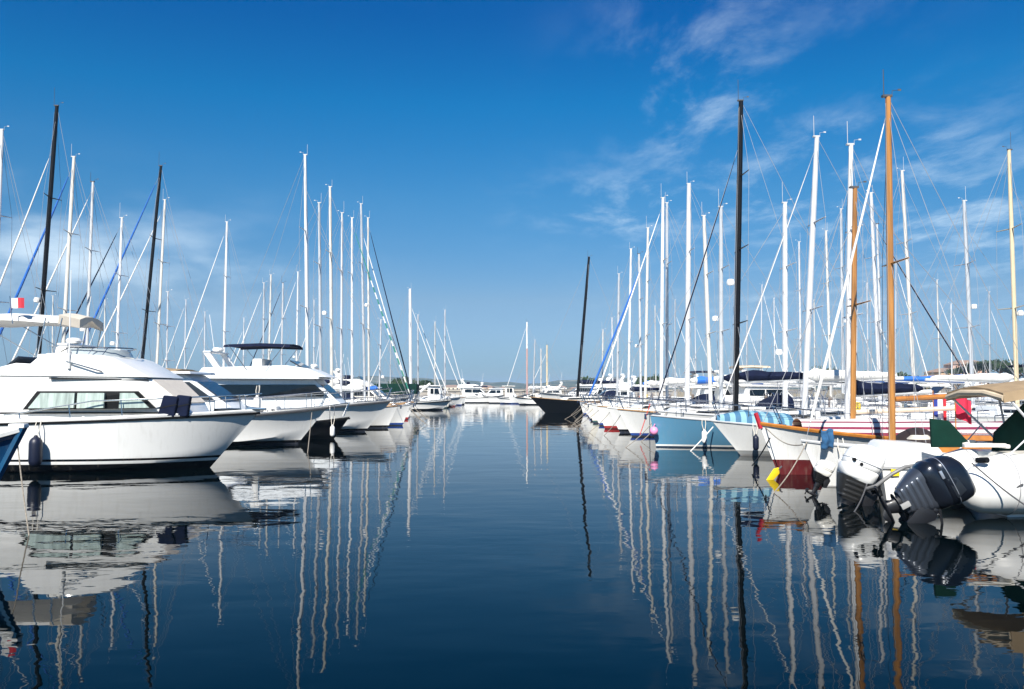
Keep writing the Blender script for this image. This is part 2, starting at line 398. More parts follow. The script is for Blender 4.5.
# ------------------------------------------------------------------ sailing boats
SEED = [0]
def sailboat(pxb, pxt, yt, d, xbow, dirn, hull='wb', mast='w', furl='w', cover='n', hood=None, label='', group='sailing boats moored along the pontoons',
             r=.085, B=None, fb=1.0, spreaders=2, stay=True, detail=1, mx=.42, ybase=395, antenna=True, kindname='sailing_boat', boom=True, hullkw=None, wire=.011, wood=False, cabin=True, clutter=1, furlr=1.0, boomz=None, boommat=None):
    SEED[0] += 1; rr = random.Random(SEED[0] * 13 + 5)
    b = P(pxb, ybase, d); tp = P(pxt, yt, d)
    H = tp.z
    L = abs(xbow - b.x) / mx
    B = B or min(3.6, .18 * L + 1.45)
    rt = root(kindname, (xbow - dirn * L / 2, d, 0), (0 if dirn > 0 else PI), label, 'sailboat', group)
    mxl = L / 2 - mx * L                      # mast foot, boat coordinates
    kw = dict(L=L, B=B, zs=fb * .95, zm=fb * .9, zb=fb * 1.22, tw=rr.uniform(.62, .8), rake=rr.uniform(.035, .075) * L, dr=.45, srake=rr.choice((.35, .2, -.35)), flare=.35)
    if hullkw: kw.update(hullkw)
    h = Hull(**kw)
    h.mesh().build('hull', HULLS[hull], rt, ang=40)
    h.deck().build('deck', TEAK if wood else DECK, rt)
    h.rail(.03 if not wood else .05, .01).build('toe_rail', VARN if wood else rr.choice((TEAK, ALUG, WHITE)), rt)
    zd = h.sh(mxl)
    gm = GEL[rr.randrange(3)]
    # coachroof with side windows
    c0, c1 = -.13 * L, .24 * L; ch = .42 if not wood else .34
    wf = lambda x, z: max(.12, min(h.hb(x) * .68, B * .30) - .28 * (z - zd))
    if cabin:
        prof = [(c0, zd - .05), (c1 + .35, zd - .02), (c1 - .25, zd + ch * .72), (c0 + .35, zd + ch + .02), (c0 - .02, zd + ch + .02)]
        MB().prism(prof, wf).build('cabin', VARN if wood else gm, rt, bevel=.05)
        cab = LAST[0]
        for sd in (1, -1):
            w = MB()
            w.side_panel([(c0 + .25, zd + ch * .38), (c1 - .55, zd + ch * .30), (c1 - .75, zd + ch * .62), (c0 + .25, zd + ch * .76)], wf, sd, .012, .05)
            w.build('window', GLASS, cab)
    # cockpit coamings
    for sd in (1, -1):
        ck = MB(); ck.box((-.30 * L, sd * h.hb(-.30 * L) * .66, h.sh(-.3 * L) + .12), (.30 * L, .16, .3))
        ck.build('cockpit_coaming', VARN if wood else gm, rt, bevel=.04)
    # mast
    rake = dirn * (tp.x - b.x)
    zt = H; foot = Vector((mxl, 0, zd)); top = Vector((mxl + rake, 0, zt))
    at = lambda u: foot.lerp(top, u)
    r *= .86
    mm = MASTM[mast] if mast != 'w' else ALUV[SEED[0] % 4]
    ms = MB().tube([at(0), at(.5), at(.85), at(1)], [r, r, r * .92, r * .78], 10, ell=1.15)
    ms.build('mast', mm, rt)
    mo = LAST[0]
    if antenna:
        hd = MB()
        hd.box(top + Vector((.03, 0, .02)), (.22, .10, .05))
        hd.tube([top + Vector((.12, .05, 0)), top + Vector((.12, .05, rr.uniform(.5, .95)))], .010, 4)
        hd.tube([top + Vector((-.1, 0, 0)), top + Vector((-.1, 0, .15)), top + Vector((-.26, 0, .17))], .007, 4)
        hd.box(top + Vector((-.27, 0, .17)), (.08, .01, .045))
        hd.build('masthead', DKGR if mast != 'w' else ALUG, mo)
    sw = B * .40
    spu = [.52] if spreaders == 1 else ([.40, .70] if spreaders == 2 else [.30, .53, .76])
    for u in spu:
        p = at(u); w = sw * (1 - .35 * u)
        MB().tube([p + Vector((-.12, -w, .05)), p, p + Vector((-.12, w, .05))], [.018, .035, .018], 5).build('spreader', mm, mo)
    if rr.random() < .35 and detail:
        p = at(rr.uniform(.3, .5)); MB().lathe([(.02, -.12), (.14, -.1), (.16, 0), (.12, .12), (.02, .14)], p + Vector((.28, 0, 0)), 10).build('radar_dome', WHITE, mo)
    # standing rigging
    wire *= .8
    rg = MB(); bow = Vector((L / 2 - .12, 0, h.sh(L / 2) + .05)); st = Vector((-L / 2 + .1, 0, h.sh(-L / 2) + .05))
    ft = at(.97 if rr.random() < .6 else .87)
    if stay: rg.tube([bow, ft], wire, 4)
    rg.tube([st, at(1)], wire * .9, 4)
    for sd in (1, -1):
        base = Vector((mxl - .15, sd * (h.hb(mxl) - .05), h.sh(mxl)))
        pts = [base] + [at(u) + Vector((-.12, sd * sw * (1 - .35 * u), .05)) for u in spu] + [at(.97)]
        rg.tube(pts, wire * .8, 4)
        rg.tube([base + Vector((-.25, 0, 0)), at(spu[0]) + Vector((0, sd * .05, 0))], wire * .8, 4)
        if rr.random() < .7: rg.tube([at(0) + Vector((.1, sd * .1, .1)), at(.98) + Vector((.08, sd * .06, 0))], wire * .6, 3)
    tpx = at(.45) + Vector((-.38 * L, 0, 0))
    if rr.random() < .6: rg.tube([Vector((mxl - .36 * L, 0, zd + 1.7)), at(.98)], wire * .8, 3)
    rg.build('rigging', WIRE, rt)
    if furl:
        fm = CANV.get(furl, WHITEC)
        if furl == 'b': furlr *= 1.5
        a, e = bow.lerp(ft, .05), bow.lerp(ft, .95)
        q = [a.lerp(e, u) - Vector((0, 0, .35 * math.sin(PI * u) * .3)) for u in (0, .03, .2, .5, .8, .97, 1)]
        fs = MB().tube(q, [k * min(1, .55 + L / 40) * furlr for k in (.03, .06, .068, .058, .045, .03, .015)], 8)
        fs.build('furled_sail', fm if furl != 'gd' else banded('green_spiral', [(-1, (.03, .22, .16))] + [(i * .9 + k, c) for i in range(12) for k, c in ((.0, (.75, .75, .72)), (.45, (.03, .22, .16)))], rng=(-1, 20), rough=.8, coat=0, streak=0), rt)
    # boom with covered mainsail
    bz = boomz or zd + (1.15 if L < 8.5 else 1.55); bl = min(.38 * L, mxl + L / 2 - .3)
    if boom:
        p0 = Vector((mxl - r - .02, 0, bz)); p1 = Vector((mxl - bl, 0, bz + .12))
        MB().tube([p0, p1], .06, 8).build('boom', boommat or (VARN if (wood or mast == 'o') else ALU), rt)
        if cover:
            bo = LAST[0]
            c = MB(); sail_roll(c, p0.x - .05, bz + .02, p1.x + .25, bz + .12, .5, .22, .2, SEED[0]); c.build('sail_cover', CANV[cover], bo)
    if hood:
        hm = MB(); rings = []
        x0 = c0 + .25; hh = .62; wd = B * .33
        for i in range(8):
            a = PI * .52 * i / 7
            xx = x0 - 1.15 + 1.15 * math.cos(PI / 2 - a) * 0 + 1.2 * math.cos(a) ; zz = zd + ch * .9 + hh * math.sin(a)
            rings.append([(xx, wd * math.cos(t) * (1 if i else 1.05), zd + ch * .4 + (zz - zd - ch * .4) * (math.sin(t) ** .45 if math.sin(t) > 0 else 0)) for t in [PI * k / 10 for k in range(11)]])
        hm.loft(rings, False, False); hm.build('sprayhood', CANV[hood], rt)
    if detail and d > 26 and rr.random() < .8:
        bw = Vector((L / 2 - .35, .25 * rr.choice((1, -1)), h.sh(L / 2 - .35) + .02)); e_ = bw + Vector((rr.uniform(1.0, 2.0), rr.uniform(-.8, .8), -bw.z - .1))
        MB().tube([bw.lerp(e_, i / 8) - Vector((0, 0, .12 * math.sin(PI * i / 8))) for i in range(9)], .016, 5).build('mooring_line', ROPED, rt)
    if detail:
        guard_rail(h, -L / 2 + .5, L / 2 - 1.1, .62, 1.6, r=.014).build('guard_rail', STEEL, rt)
        if rr.random() < .55 and L > 8:
            wx = -.36 * L; wz = zd + .62
            w = MB(); w.tube([(wx, .42 * math.cos(a), wz + .42 * math.sin(a)) for a in [2 * PI * k / 18 for k in range(19)]], .018, 5)
            for k in range(3): w.tube([(wx, .42 * math.cos(PI * k / 3), wz + .42 * math.sin(PI * k / 3)), (wx, -.42 * math.cos(PI * k / 3), wz - .42 * math.sin(PI * k / 3))], .01, 4)
            w.box((wx + .1, 0, zd + .35), (.12, .16, .6)); w.build('steering_wheel', STEEL, rt)
        if rr.random() < .5:
            sx = -L / 2 + .25; y = h.hb(sx) * .8 * rr.choice((1, -1)); zz = h.sh(sx) + .45
            MB().tube([(sx - .05, y + .17 * math.cos(a), zz + .22 * math.sin(a)) for a in [PI * .7 + 1.6 * PI * k / 12 for k in range(13)]], .06, 6).build('life_ring', rr.choice((ORNG, YEL, WHITE)), rt)
        if clutter and rr.random() < .7:
            hx = c1 - .8
            MB().box((hx, 0, zd + ch * .95), (.5, .5, .07)).build('hatch', GLASSB, rt, bevel=.015)
            MB().box((c0 + .9, 0, zd + ch + .03), (.45, .45, .06)).build('hatch', GLASSB, rt, bevel=.015)
        if clutter and rr.random() < .45:       # anchor on the bow roller
            xb = L / 2; z = h.sh(xb)
            MB().box((xb - .15, 0, z + .05), (.5, .12, .06)).tube([(xb - .3, 0, z + .1), (xb + .18, 0, z + .02)], .022, 5).tube([(xb + .18, .16, z - .14), (xb + .2, 0, z + .04), (xb + .18, -.16, z - .14)], .03, 5).build('anchor', STEEL, rt)
    rt['len'] = round(L, 2); del rt['len']
    return rt, h

# ------------------------------------------------------------------ motor boats
def motorboat(xbow, d, dirn, L, style='fly', hull='wk', label='', B=None, fb=1.15, canopy=None, arch=True, group='motor boats moored along the pontoons', name='motor_boat', gl=None, cat='motorboat', top=None, us=None, cus=None, fus=(.12, .60), rails=True):
    SEED[0] += 1; rr = random.Random(SEED[0] * 17 + 3)
    B = B or min(4.4, .22 * L + 1.15)
    rt = root(name, (xbow - dirn * L / 2, d, 0), 0 if dirn > 0 else PI, label, cat, group)
    h = Hull(L, B, fb * .9, fb * .95, fb * 1.38, tw=.86, rake=.13 * L, dr=.4, kind='chine', p=2.4, srake=.15, flare=.55)
    h.mesh().build('hull', HULLS[hull], rt, ang=30)
    h.deck().build('deck', DECK, rt)
    h.rail(.045, -.08).build('rub_rail', rr.choice((BLACK, ALUG, DKGR)), rt)
    zd = h.sh(0); gm = GEL[rr.randrange(3)]; gl = gl or GLASS
    X = lambda u: (u - .5) * L
    if style in ('fly', 'cabin', 'wheelhouse', 'express'):
        top = top or {'fly': 1.35, 'cabin': 1.25, 'wheelhouse': 1.7, 'express': .75}[style]
        u0, u1, u2, u3 = us or {'fly': (.22, .24, .56, .72), 'cabin': (.22, .24, .55, .74), 'wheelhouse': (.42, .42, .63, .68), 'express': (.40, .48, .60, .84)}[style]
        wf = lambda x, z: max(.15, min(h.hb(x) * .84, B * .40) - .16 * (z - zd))
        prof = [(X(u0), zd - .08), (X(u3), zd - .05), (X(u2), zd + top), (X(u1), zd + top + .05)]
        MB().prism(prof, wf).build('cabin', gm, rt, bevel=.08, seg=3); cab = LAST[0]
        lo, hi = .42 * top, .82 * top
        fx = lambda z: X(u3) + (X(u2) - X(u3)) * (z / top)
        mid = (X(u1) + fx(hi)) / 2
        for sd in (1, -1):
            MB().side_panel([(X(u1) + .35, zd + lo), (mid - .05, zd + lo), (mid - .05, zd + hi), (X(u1) + .35, zd + hi)], wf, sd).build('window', gl, cab)
            MB().side_panel([(mid + .05, zd + lo), (fx(lo) - .25, zd + lo), (fx(hi) - .25, zd + hi), (mid + .05, zd + hi)], wf, sd).build('window', gl, cab)
        a, b2 = (fx(lo * .9), zd + lo * .9), (fx(hi), zd + hi)
        MB().slab(a, b2, wf(*a) * .86, wf(*b2) * .86, .02).build('windscreen', gl, cab)
        if style in ('fly', 'wheelhouse', 'cabin'):
            MB().prism([(X(u1) - .5, zd + top + .03), (X(u2) + .35, zd + top), (X(u2) + .3, zd + top + .1), (X(u1) - .5, zd + top + .13)], lambda x, z: B * .41).build('roof', gm, rt, bevel=.03)
        if style == 'fly':
            z0 = zd + top + .1
            fa, fb_ = fus; fw = fb_ - fa
            f = MB().prism([(X(fa), z0), (X(fb_), z0), (X(fb_ - .15 * fw), z0 + .45), (X(fb_ - .32 * fw), z0 + .62), (X(fa + .03), z0 + .5)], lambda x, z: B * .37 - .1 * (z - z0))
            f.build('flybridge', gm, rt, bevel=.07, seg=3); fl = LAST[0]
            MB().slab((X(fb_ - .2 * fw), z0 + .52), (X(fb_ - .3 * fw), z0 + .88), B * .28, B * .24, .012).build('windscreen', GLASSB, fl)
            MB().box((X(fa + .45 * fw), 0, z0 + .72), (.5, B * .5, .5)).build('seat', rr.choice((WHITEC, NAVY, BEIGE)), fl, bevel=.08)
        if arch:
            zA = zd + top + (.5 if style == 'fly' else .05); a = MB()
            for sd in (1, -1):
                a.loft([[(X(.24) + dx + k, sd * B * (.36 - .02 * j), zA + dz) for k, j in ((0, 0), (.35, 0), (.35, 3), (0, 3))] for dx, dz in ((.3, 0), (-.2, .7), (-.35, .9))])
            a.box((X(.24) - .12, 0, zA + .92), (.4, B * .74, .09)); a.build('radar_arch', gm, rt, bevel=.03); ar = LAST[0]
            MB().lathe([(.05, 0), (.26, .03), (.3, .12), (.24, .22), (.05, .25)], (X(.24) - .1, .2, zA + .97), 14).build('radar_dome', WHITE, ar)
            MB().tube([(X(.24), -.6, zA + .95), (X(.24) - .3, -.6, zA + 2.9)], .014, 5).build('antenna', WHITE, ar)
    if style == 'express' or style == 'open':
        z0 = zd + (.75 if style == 'express' else .02); ux = .60 if style == 'express' else .55
        MB().slab((X(ux) , z0 - .02), (X(ux - .09), z0 + .62), B * .34, B * .29, .012).build('windscreen', GLASSB, rt)
    if style == 'open':
        MB().prism([(X(.35), zd - .1), (X(.52), zd - .1), (X(.48), zd + .75), (X(.40), zd + .8)], lambda x, z: B * .16).build('console', gm, rt, bevel=.06)
    if canopy:
        cm = CANV[canopy]; zc = zd + {'fly': (top or 1.35) + 1.8, 'cabin': (top or 1.25) + .17, 'express': 2.0, 'open': 1.85, 'wheelhouse': 1.75}[style]
        ua, ub = cus or {'fly': (.16, .46), 'cabin': (.02, .25), 'express': (.12, .46), 'open': (.25, .6), 'wheelhouse': (.05, .42)}[style]
        c = MB(); rings = []
        for i in range(7):
            u = ua + (ub - ua) * i / 6; rings.append([(X(u), B * .38 * k, zc + .12 * (1 - k * k) - .06 * abs(i - 3) / 3 + dz) for k, dz in ((1, -.1), (.9, 0), (.4, 0), (-.4, 0), (-.9, 0), (-1, -.1), (-.9, -.05), (.9, -.05))])
        c.loft(rings); c.build('canopy', cm, rt); cn = LAST[0]
        fr = MB()
        for sd in (1, -1):
            for u, v in ((ua + .02, ua + .1), (ub - .02, ub - .1)):
                fr.tube([(X(u), sd * B * .37, zc - .02), (X(v), sd * B * .38, zc - (1.3 if style == 'fly' else 1.5))], .018, 5)
        fr.build('canopy_frame', STEEL, cn)
    if rails: guard_rail(h, X(.45), L / 2 - .8, .62, 1.3, r=.018, stern=False, lines=1).build('guard_rail', STEEL, rt)
    return rt, h
# ------------------------------------------------------------------ water, air, land
def water_material():
    m = bpy.data.materials.new('sea_water'); m.use_nodes = True; t = m.node_tree; b = t.nodes['Principled BSDF']
    L_ = t.links.new; nn = t.nodes.new
    b.inputs['Base Color'].default_value = (.0001, .0016, .0022, 1)
    b.inputs['IOR'].default_value = 1.19
    b.inputs['Specular Tint'].default_value = (.60, .96, .86, 1)
    g = nn('ShaderNodeNewGeometry')
    def noise(scale, sx, sy, detail, dist=0.0, rot=0):
        mp_ = nn('ShaderNodeMapping'); mp_.inputs['Scale'].default_value = (sx, sy, 1); mp_.inputs['Rotation'].default_value = (0, 0, R(rot))
        L_(g.outputs['Position'], mp_.inputs[0])
        n = nn('ShaderNodeTexNoise'); n.inputs['Scale'].default_value = scale; n.inputs['Detail'].default_value = detail; n.inputs['Distortion'].default_value = dist
        L_(mp_.outputs[0], n.inputs['Vector']); return n.outputs[0]
    def mth(op, a, c):
        n = nn('ShaderNodeMath'); n.operation = op
        for i, v in enumerate((a, c)):
            if isinstance(v, (int, float)): n.inputs[i].default_value = v
            else: L_(v, n.inputs[i])
        return n.outputs[0]
    a = mth('MULTIPLY', noise(.30, 1, 1.3, 1, 0, 10), .0100)
    c = mth('MULTIPLY', noise(.80, .75, 1.2, 1.2, .35, -14), .0074)
    e = mth('MULTIPLY', noise(3.2, .7, 1.2, 2, .2, 7), .0013)
    patch = nn('ShaderNodeMapRange'); patch.inputs[1].default_value = .4; patch.inputs[2].default_value = .68
    L_(noise(.07, .35, 1.6, 3, .4), patch.inputs[0])
    hgt = mth('ADD', mth('ADD', a, c), mth('MULTIPLY', e, mth('ADD', mth('MULTIPLY', patch.outputs[0], 1.6), .5)))
    bp = nn('ShaderNodeBump'); bp.inputs['Strength'].default_value = 1.0; bp.inputs['Distance'].default_value = 1.0
    L_(hgt, bp.inputs['Height']); L_(bp.outputs[0], b.inputs['Normal'])
    rg = nn('ShaderNodeMapRange'); rg.inputs[3].default_value = .003; rg.inputs[4].default_value = .014; L_(patch.outputs[0], rg.inputs[0])
    L_(rg.outputs[0], b.inputs['Roughness'])
    return m
W = 6500
tag(MB().add([(-W, -60, 0), (W, -60, 0), (W, W, 0), (-W, W, 0)], [(0, 1, 2, 3)]).build('water', water_material()), kind='structure')

hz = MB().box((0, 3250, 17.5), (14000, 7500, 38)).build('haze', mat('haze_plain', (.5, .5, .5)))
hz.data.materials.clear()
hm_ = bpy.data.materials.new('sea_air'); hm_.use_nodes = True; t_ = hm_.node_tree; t_.nodes.clear()
o_ = t_.nodes.new('ShaderNodeOutputMaterial'); v_ = t_.nodes.new('ShaderNodeVolumePrincipled')
v_.inputs['Color'].default_value = (.46, .70, 1.0, 1); v_.inputs['Density'].default_value = 3.0e-4; v_.inputs['Anisotropy'].default_value = 0.0
t_.links.new(v_.outputs[0], o_.inputs['Volume']); hz.data.materials.append(hm_)
tag(hz, kind='stuff')

# far hills across the bay
HPX = [(-600, 371), (-200, 372), (0, 374), (90, 372), (180, 371), (260, 374), (330, 378), (400, 378), (440, 379), (480, 383), (520, 384), (560, 381), (600, 379), (660, 378), (740, 380), (800, 379), (880, 380), (1000, 378), (1300, 372), (1700, 370)]
def ridge(px):
    for (a, ya), (b, yb) in zip(HPX, HPX[1:]):
        if a <= px <= b: return ya + (yb - ya) * (px - a) / (b - a)
    return 374
hb_ = MB(); rings = []
rn = random.Random(4)
offs = [rn.uniform(0, 6.28) for _ in range(8)]
for j, (dd, k) in enumerate(((800, -.05), (900, .16), (1040, .42), (1170, .70), (1300, 1.0), (1450, .9), (1660, .4), (1870, -.1))):
    row = []
    for i in range(150):
        px = -700 + i * 2500 / 149; y = ridge(max(-600, min(1700, px)))
        hgt_ = HC + (390 - y) * 1.08 / F * 1300 + 1.4 * math.sin(i * .9 + offs[j]) + 1.0 * math.sin(i * 2.3 + offs[(j + 3) % 8])
        row.append(((px - 512) / F * dd, dd, hgt_ * k + (rn.uniform(-.6, .6) if k > 0 else -2)))
    rings.append(row)
hb_.loft(rings, False, False)
HM = bpy.data.materials.new('wooded_hillside'); HM.use_nodes = True; t_ = HM.node_tree; b_ = t_.nodes['Principled BSDF']; b_.inputs['Roughness'].default_value = 1
tc_ = t_.nodes.new('ShaderNodeTexCoord'); n_ = t_.nodes.new('ShaderNodeTexNoise'); n_.inputs['Scale'].default_value = .03; n_.inputs['Detail'].default_value = 8
t_.links.new(tc_.outputs['Object'], n_.inputs['Vector']); r_ = t_.nodes.new('ShaderNodeValToRGB')
r_.color_ramp.elements[0].position = .4; r_.color_ramp.elements[0].color = (.03, .05, .03, 1); r_.color_ramp.elements[1].position = .62; r_.color_ramp.elements[1].color = (.12, .13, .08, 1)
e_ = r_.color_ramp.elements.new(.70); e_.color = (.34, .30, .25, 1)
t_.links.new(n_.outputs[0], r_.inputs[0]); t_.links.new(r_.outputs[0], b_.inputs['Base Color'])
tag(hb_.build('hills', HM, ang=60), kind='structure')

STONE = mat('quay_stone', (.33, .30, .26), .85, var=.22, scale=.9, streak=.25)
GRND = mat('shore_ground', (.24, .21, .16), .95, var=.3, scale=.15)
ASPH = mat('quay_paving', (.33, .31, .28), .9, var=.15, scale=.5)
qy = MB()
for i in range(24):
    x0 = -46 + i * 3.2; qy.box((x0 + 1.59, 160, .45 + .002 * (i % 2)), (3.17, 3, 3.0))
q_ = qy.build('quay_wall', STONE, bevel=.04)
tag(q_, 'long pale stone quay wall closing the far end of the channel', 'quay')
MB().box((-8.1, 159.6, 2.04), (76, 2.6, .18)).build('coping', mat('coping_stone', (.42, .39, .33), .8, var=.1), q_, bevel=.03)
gs = MB(); rings = []
for dd, z in ((161.6, 1.8), (200, 2.2), (240, 2.3), (420, 2.1), (640, 2.2), (790, 2.6)):
    rings.append([(x, dd, z + .25 * math.sin(x * .05 + dd)) for x in [-1400 + 28 * i for i in range(101)]])
rings.append([(x, 795, -3) for x in [-1400 + 28 * i for i in range(101)]])
gs.loft([[(x, 161.5, -2) for x in [-1400 + 28 * i for i in range(101)]]] + rings, False, False)
tag(gs.build('shore', GRND, ang=60), kind='structure')
TERR = mat('terracotta_roof', (.28, .19, .14), .85, var=.2, scale=2)
WALLC = [mat('wall_cream', (.60, .52, .40), .9, var=.08, streak=.15), mat('wall_ochre', (.55, .38, .24), .9, var=.08, streak=.15), mat('wall_pale', (.66, .63, .57), .9, var=.06, streak=.12), mat('wall_pink', (.55, .36, .28), .9, var=.08, streak=.15)]
def house(x, y, w, dp, hgt, z0, wc, label, yaw=0, hip=.22, floors=2, group='houses along the far shore'):
    rt = root('town_house', (x, y, z0), yaw, label, 'house', group)
    MB().box((0, 0, hgt / 2 - .3), (w, dp, hgt + .6)).build('wall', wc, rt)
    o = .35; rh = w * hip * .6
    MB().add([(-w / 2 - o, -dp / 2 - o, hgt), (w / 2 + o, -dp / 2 - o, hgt), (w / 2 + o, dp / 2 + o, hgt), (-w / 2 - o, dp / 2 + o, hgt), (-w / 4, 0, hgt + rh), (w / 4, 0, hgt + rh)],
             [(0, 1, 5, 4), (2, 3, 4, 5), (1, 2, 5), (3, 0, 4), (3, 2, 1, 0)]).build('roof', TERR, rt, ang=10)
    nw = max(2, int(w / 3))
    for f in range(floors):
        for i in range(nw):
            cx_ = -w / 2 + w * (i + .5) / nw; zz = hgt * (f + .5) / floors
            MB().box((cx_, -dp / 2 - .01, zz), (1.0, .1, 1.4)).build('window', GLASSB, rt)
    return rt

# trees: tapered trunk with limbs, crown of many small leaf faces in loose clumps
FOL = [mat('pine_needles', (.030, .050, .018), .8, var=.5, scale=.8, spec=.2), mat('dark_leaves', (.035, .065, .022), .8, var=.5, scale=.8, spec=.2)]
BARK = mat('bark', (.12, .08, .055), .9, var=.3, scale=3)
def tree(x, y, z0, hgt, wd, kind, label, seed):
    rr = random.Random(seed)
    pine = kind == 'pine'
    rt = root('pine_tree' if pine else 'broadleaf_tree', (x, y, z0 - .3), rr.uniform(0, 6), label, 'tree', 'trees on the headland')
    tr = MB(); h0 = hgt * (.58 if pine else .35)
    lean = rr.uniform(-.6, .6)
    tr.tube([(0, 0, 0), (lean * .3, 0, h0 * .5), (lean, .1, h0), (lean * 1.1, 0, hgt * .85)], [.32, .26, .2, .05], 7)
    clumps = []
    n = 11 if pine else 13
    for i in range(n):
        a = 2 * PI * i / n + rr.uniform(-.3, .3); q = rr.uniform(.25, 1) ** .6 * wd * .42
        zc_ = (hgt * rr.uniform(.72, .9) if pine else hgt * rr.uniform(.42, .88)) - .18 * q
        cpt = Vector((lean + q * math.cos(a), q * math.sin(a), zc_))
        clumps.append((cpt, wd * rr.uniform(.13, .24)))
        if i % 2 == 0: tr.tube([(lean * .9, 0, h0 * rr.uniform(.75, 1)), cpt * .6 + Vector((lean * .4, 0, h0 * .4)), cpt], [.12, .08, .03], 5)
    tr.build('trunk', BARK, rt)
    cw = MB()
    for c, rad in clumps:
        for k in range(170):
            v = Vector((rr.gauss(0, 1), rr.gauss(0, 1), rr.gauss(0, .6 if pine else .85))); v = v.normalized() * rad * rr.uniform(.45, 1.12) ** .7
            v.z *= .6 if pine else .9
            p = c + v; s_ = rr.uniform(.14, .34)
            u_ = Vector((rr.gauss(0, 1), rr.gauss(0, 1), rr.gauss(0, 1))).normalized(); w_ = u_.orthogonal().normalized()
            cw.add([p - u_ * s_, p + w_ * s_ * .7, p + u_ * s_, p - w_ * s_ * .7], [(0, 1, 2, 3)])
    cw.build('crown', FOL[0 if pine else 1], rt, ang=180)
def ground_at(px, d): return (px - 512) / F * d
TL = [(963, 235, 7.5, 8, 'pine', 'dark pine left of the others on the right headland'), (975, 228, 8.4, 9, 'pine', 'broad dark pine behind the white mast at right'),
      (988, 240, 9.4, 10, 'pine', 'highest dark pine on the right headland'), (1000, 232, 8.8, 9, 'pine', 'dark pine in the gap between the two right masts'),
      (1013, 238, 8.0, 9, 'pine', 'dark pine just behind the cream mast at right'), (1024, 229, 7.0, 8, 'pine', 'dark pine at the right edge of the picture'),
      (1040, 236, 7.6, 9, 'pine', 'dark pine beyond the right edge'),
      (812, 215, 6.4, 7, 'leaf', 'dark leafy tree between two white masts on the far right shore'), (828, 222, 7.2, 8, 'leaf', 'tall leafy tree left of the wooden masts'),
      (842, 210, 5.8, 7, 'leaf', 'low leafy tree close left of the wooden masts'), (866, 218, 5.8, 6, 'leaf', 'low leafy tree between the two wooden masts'),
      (905, 224, 5.4, 7, 'leaf', 'low leafy tree right of the taller wooden mast'), (925, 230, 5.0, 6, 'leaf', 'small leafy tree left of the headland houses'),
      (646, 205, 4.6, 6, 'leaf', 'small leafy tree behind the white masts right of the channel'), (590, 230, 4.4, 6, 'leaf', 'small leafy tree right of the leaning black mast'),
      (405, 230, 4.2, 7, 'leaf', 'leafy tree behind the left row of masts'), (424, 236, 3.8, 6, 'leaf', 'leafy tree above the green awning'),
      (250, 240, 5.4, 7, 'leaf', 'leafy tree far behind the navy canopy at left')]
for i, (px, d, hh, ww, kd, lb) in enumerate(TL):
    tree(ground_at(px, d), d, 2.3, hh - 2.3 + (2.4 if kd == 'pine' else 1.4), ww, kd, lb, 100 + i)
house(ground_at(946, 245), 245, 9, 7, 5.0, 2.3, WALLC[1], 'ochre house with terracotta roof left on the headland', .2, floors=1)
house(ground_at(966, 252), 252, 10, 8, 7.4, 2.3, WALLC[3], 'taller pink house with terracotta roof on the headland', -.15)
house(ground_at(935, 262), 262, 8, 7, 3.8, 2.3, WALLC[0], 'small cream house at the left end of the headland', .1, floors=1)
HS = [(452, 420, 'cream'), (470, 520, 'pale'), (487, 610, 'ochre'), (430, 470, 'pale'), (612, 480, 'pale'), (596, 560, 'cream'), (560, 640, 'pale'), (575, 450, 'pink'), (660, 520, 'cream'), (690, 430, 'ochre'), (505, 700, 'cream'), (532, 590, 'pale'), (765, 420, 'pale'), (340, 500, 'cream'), (250, 450, 'pale'), (190, 480, 'ochre')]
hl = ['beyond the green awning boat', 'far behind the quay wall at its left end', 'behind the middle of the quay wall', 'left of the green awning', 'right of the leaning black mast, the nearer one', 'close right of the leaning black mast', 'left of the leaning black mast', 'behind the foot of the leaning black mast', 'behind the white masts on the right', 'behind the blue hulled yacht', 'above the middle of the quay, the farthest', 'behind the small mast with a red lower half', 'behind the motor yachts on the right', 'behind the left row of white masts', 'behind the navy canopy on the left', 'behind the leaning black mast on the left']
for i, ((px, d, wn), ll) in enumerate(zip(HS, hl)):
    rr = random.Random(i)
    d = min(770, d * 1.5)
    house(ground_at(px, d), d, rr.uniform(7, 13), 9, rr.uniform(1.6, 3.2), 1.6, MATS['wall_' + wn], f'small {wn} house on the far shore, {ll}', rr.uniform(-.3, .3), floors=1)

# pontoons
def pontoon(x, y0, y1, label):
    rt = root('pontoon', (x, (y0 + y1) / 2, 0), 0, label, 'pontoon')
    dk = MB(); n = int((y1 - y0) / 3)
    for i in range(n):
        dk.box((0, y0 + (i + .5) * (y1 - y0) / n - (y0 + y1) / 2, .42), (1.3, (y1 - y0) / n - .05, .16))
    dk.build('walkway', TEAK, rt, bevel=.015)
    MB().box((0, 0, .12), (1.1, y1 - y0 - .4, .5)).build('float', mat('float_concrete', (.35, .34, .32), .9, var=.2), rt)
    for i in range(0, n, 4):
        yy = y0 + (i + .5) * (y1 - y0) / n - (y0 + y1) / 2
        MB().tube([(.75, yy, -.6), (.75, yy, 1.7)], .13, 10).lathe([(.15, 1.7), (.02, 1.85)], (.75, yy, 0), 10).build('pile', mat('pile_steel', (.16, .13, .11), .7, var=.3), rt)
        MB().box((-.45, yy + 1, .95), (.2, .2, .9)).build('service_post', WHITE, rt, bevel=.02)
pontoon(-18.4, 24, 136, 'long floating pontoon behind the boats left of the channel')
pontoon(17.1, 22, 128, 'long floating pontoon behind the boats right of the channel')

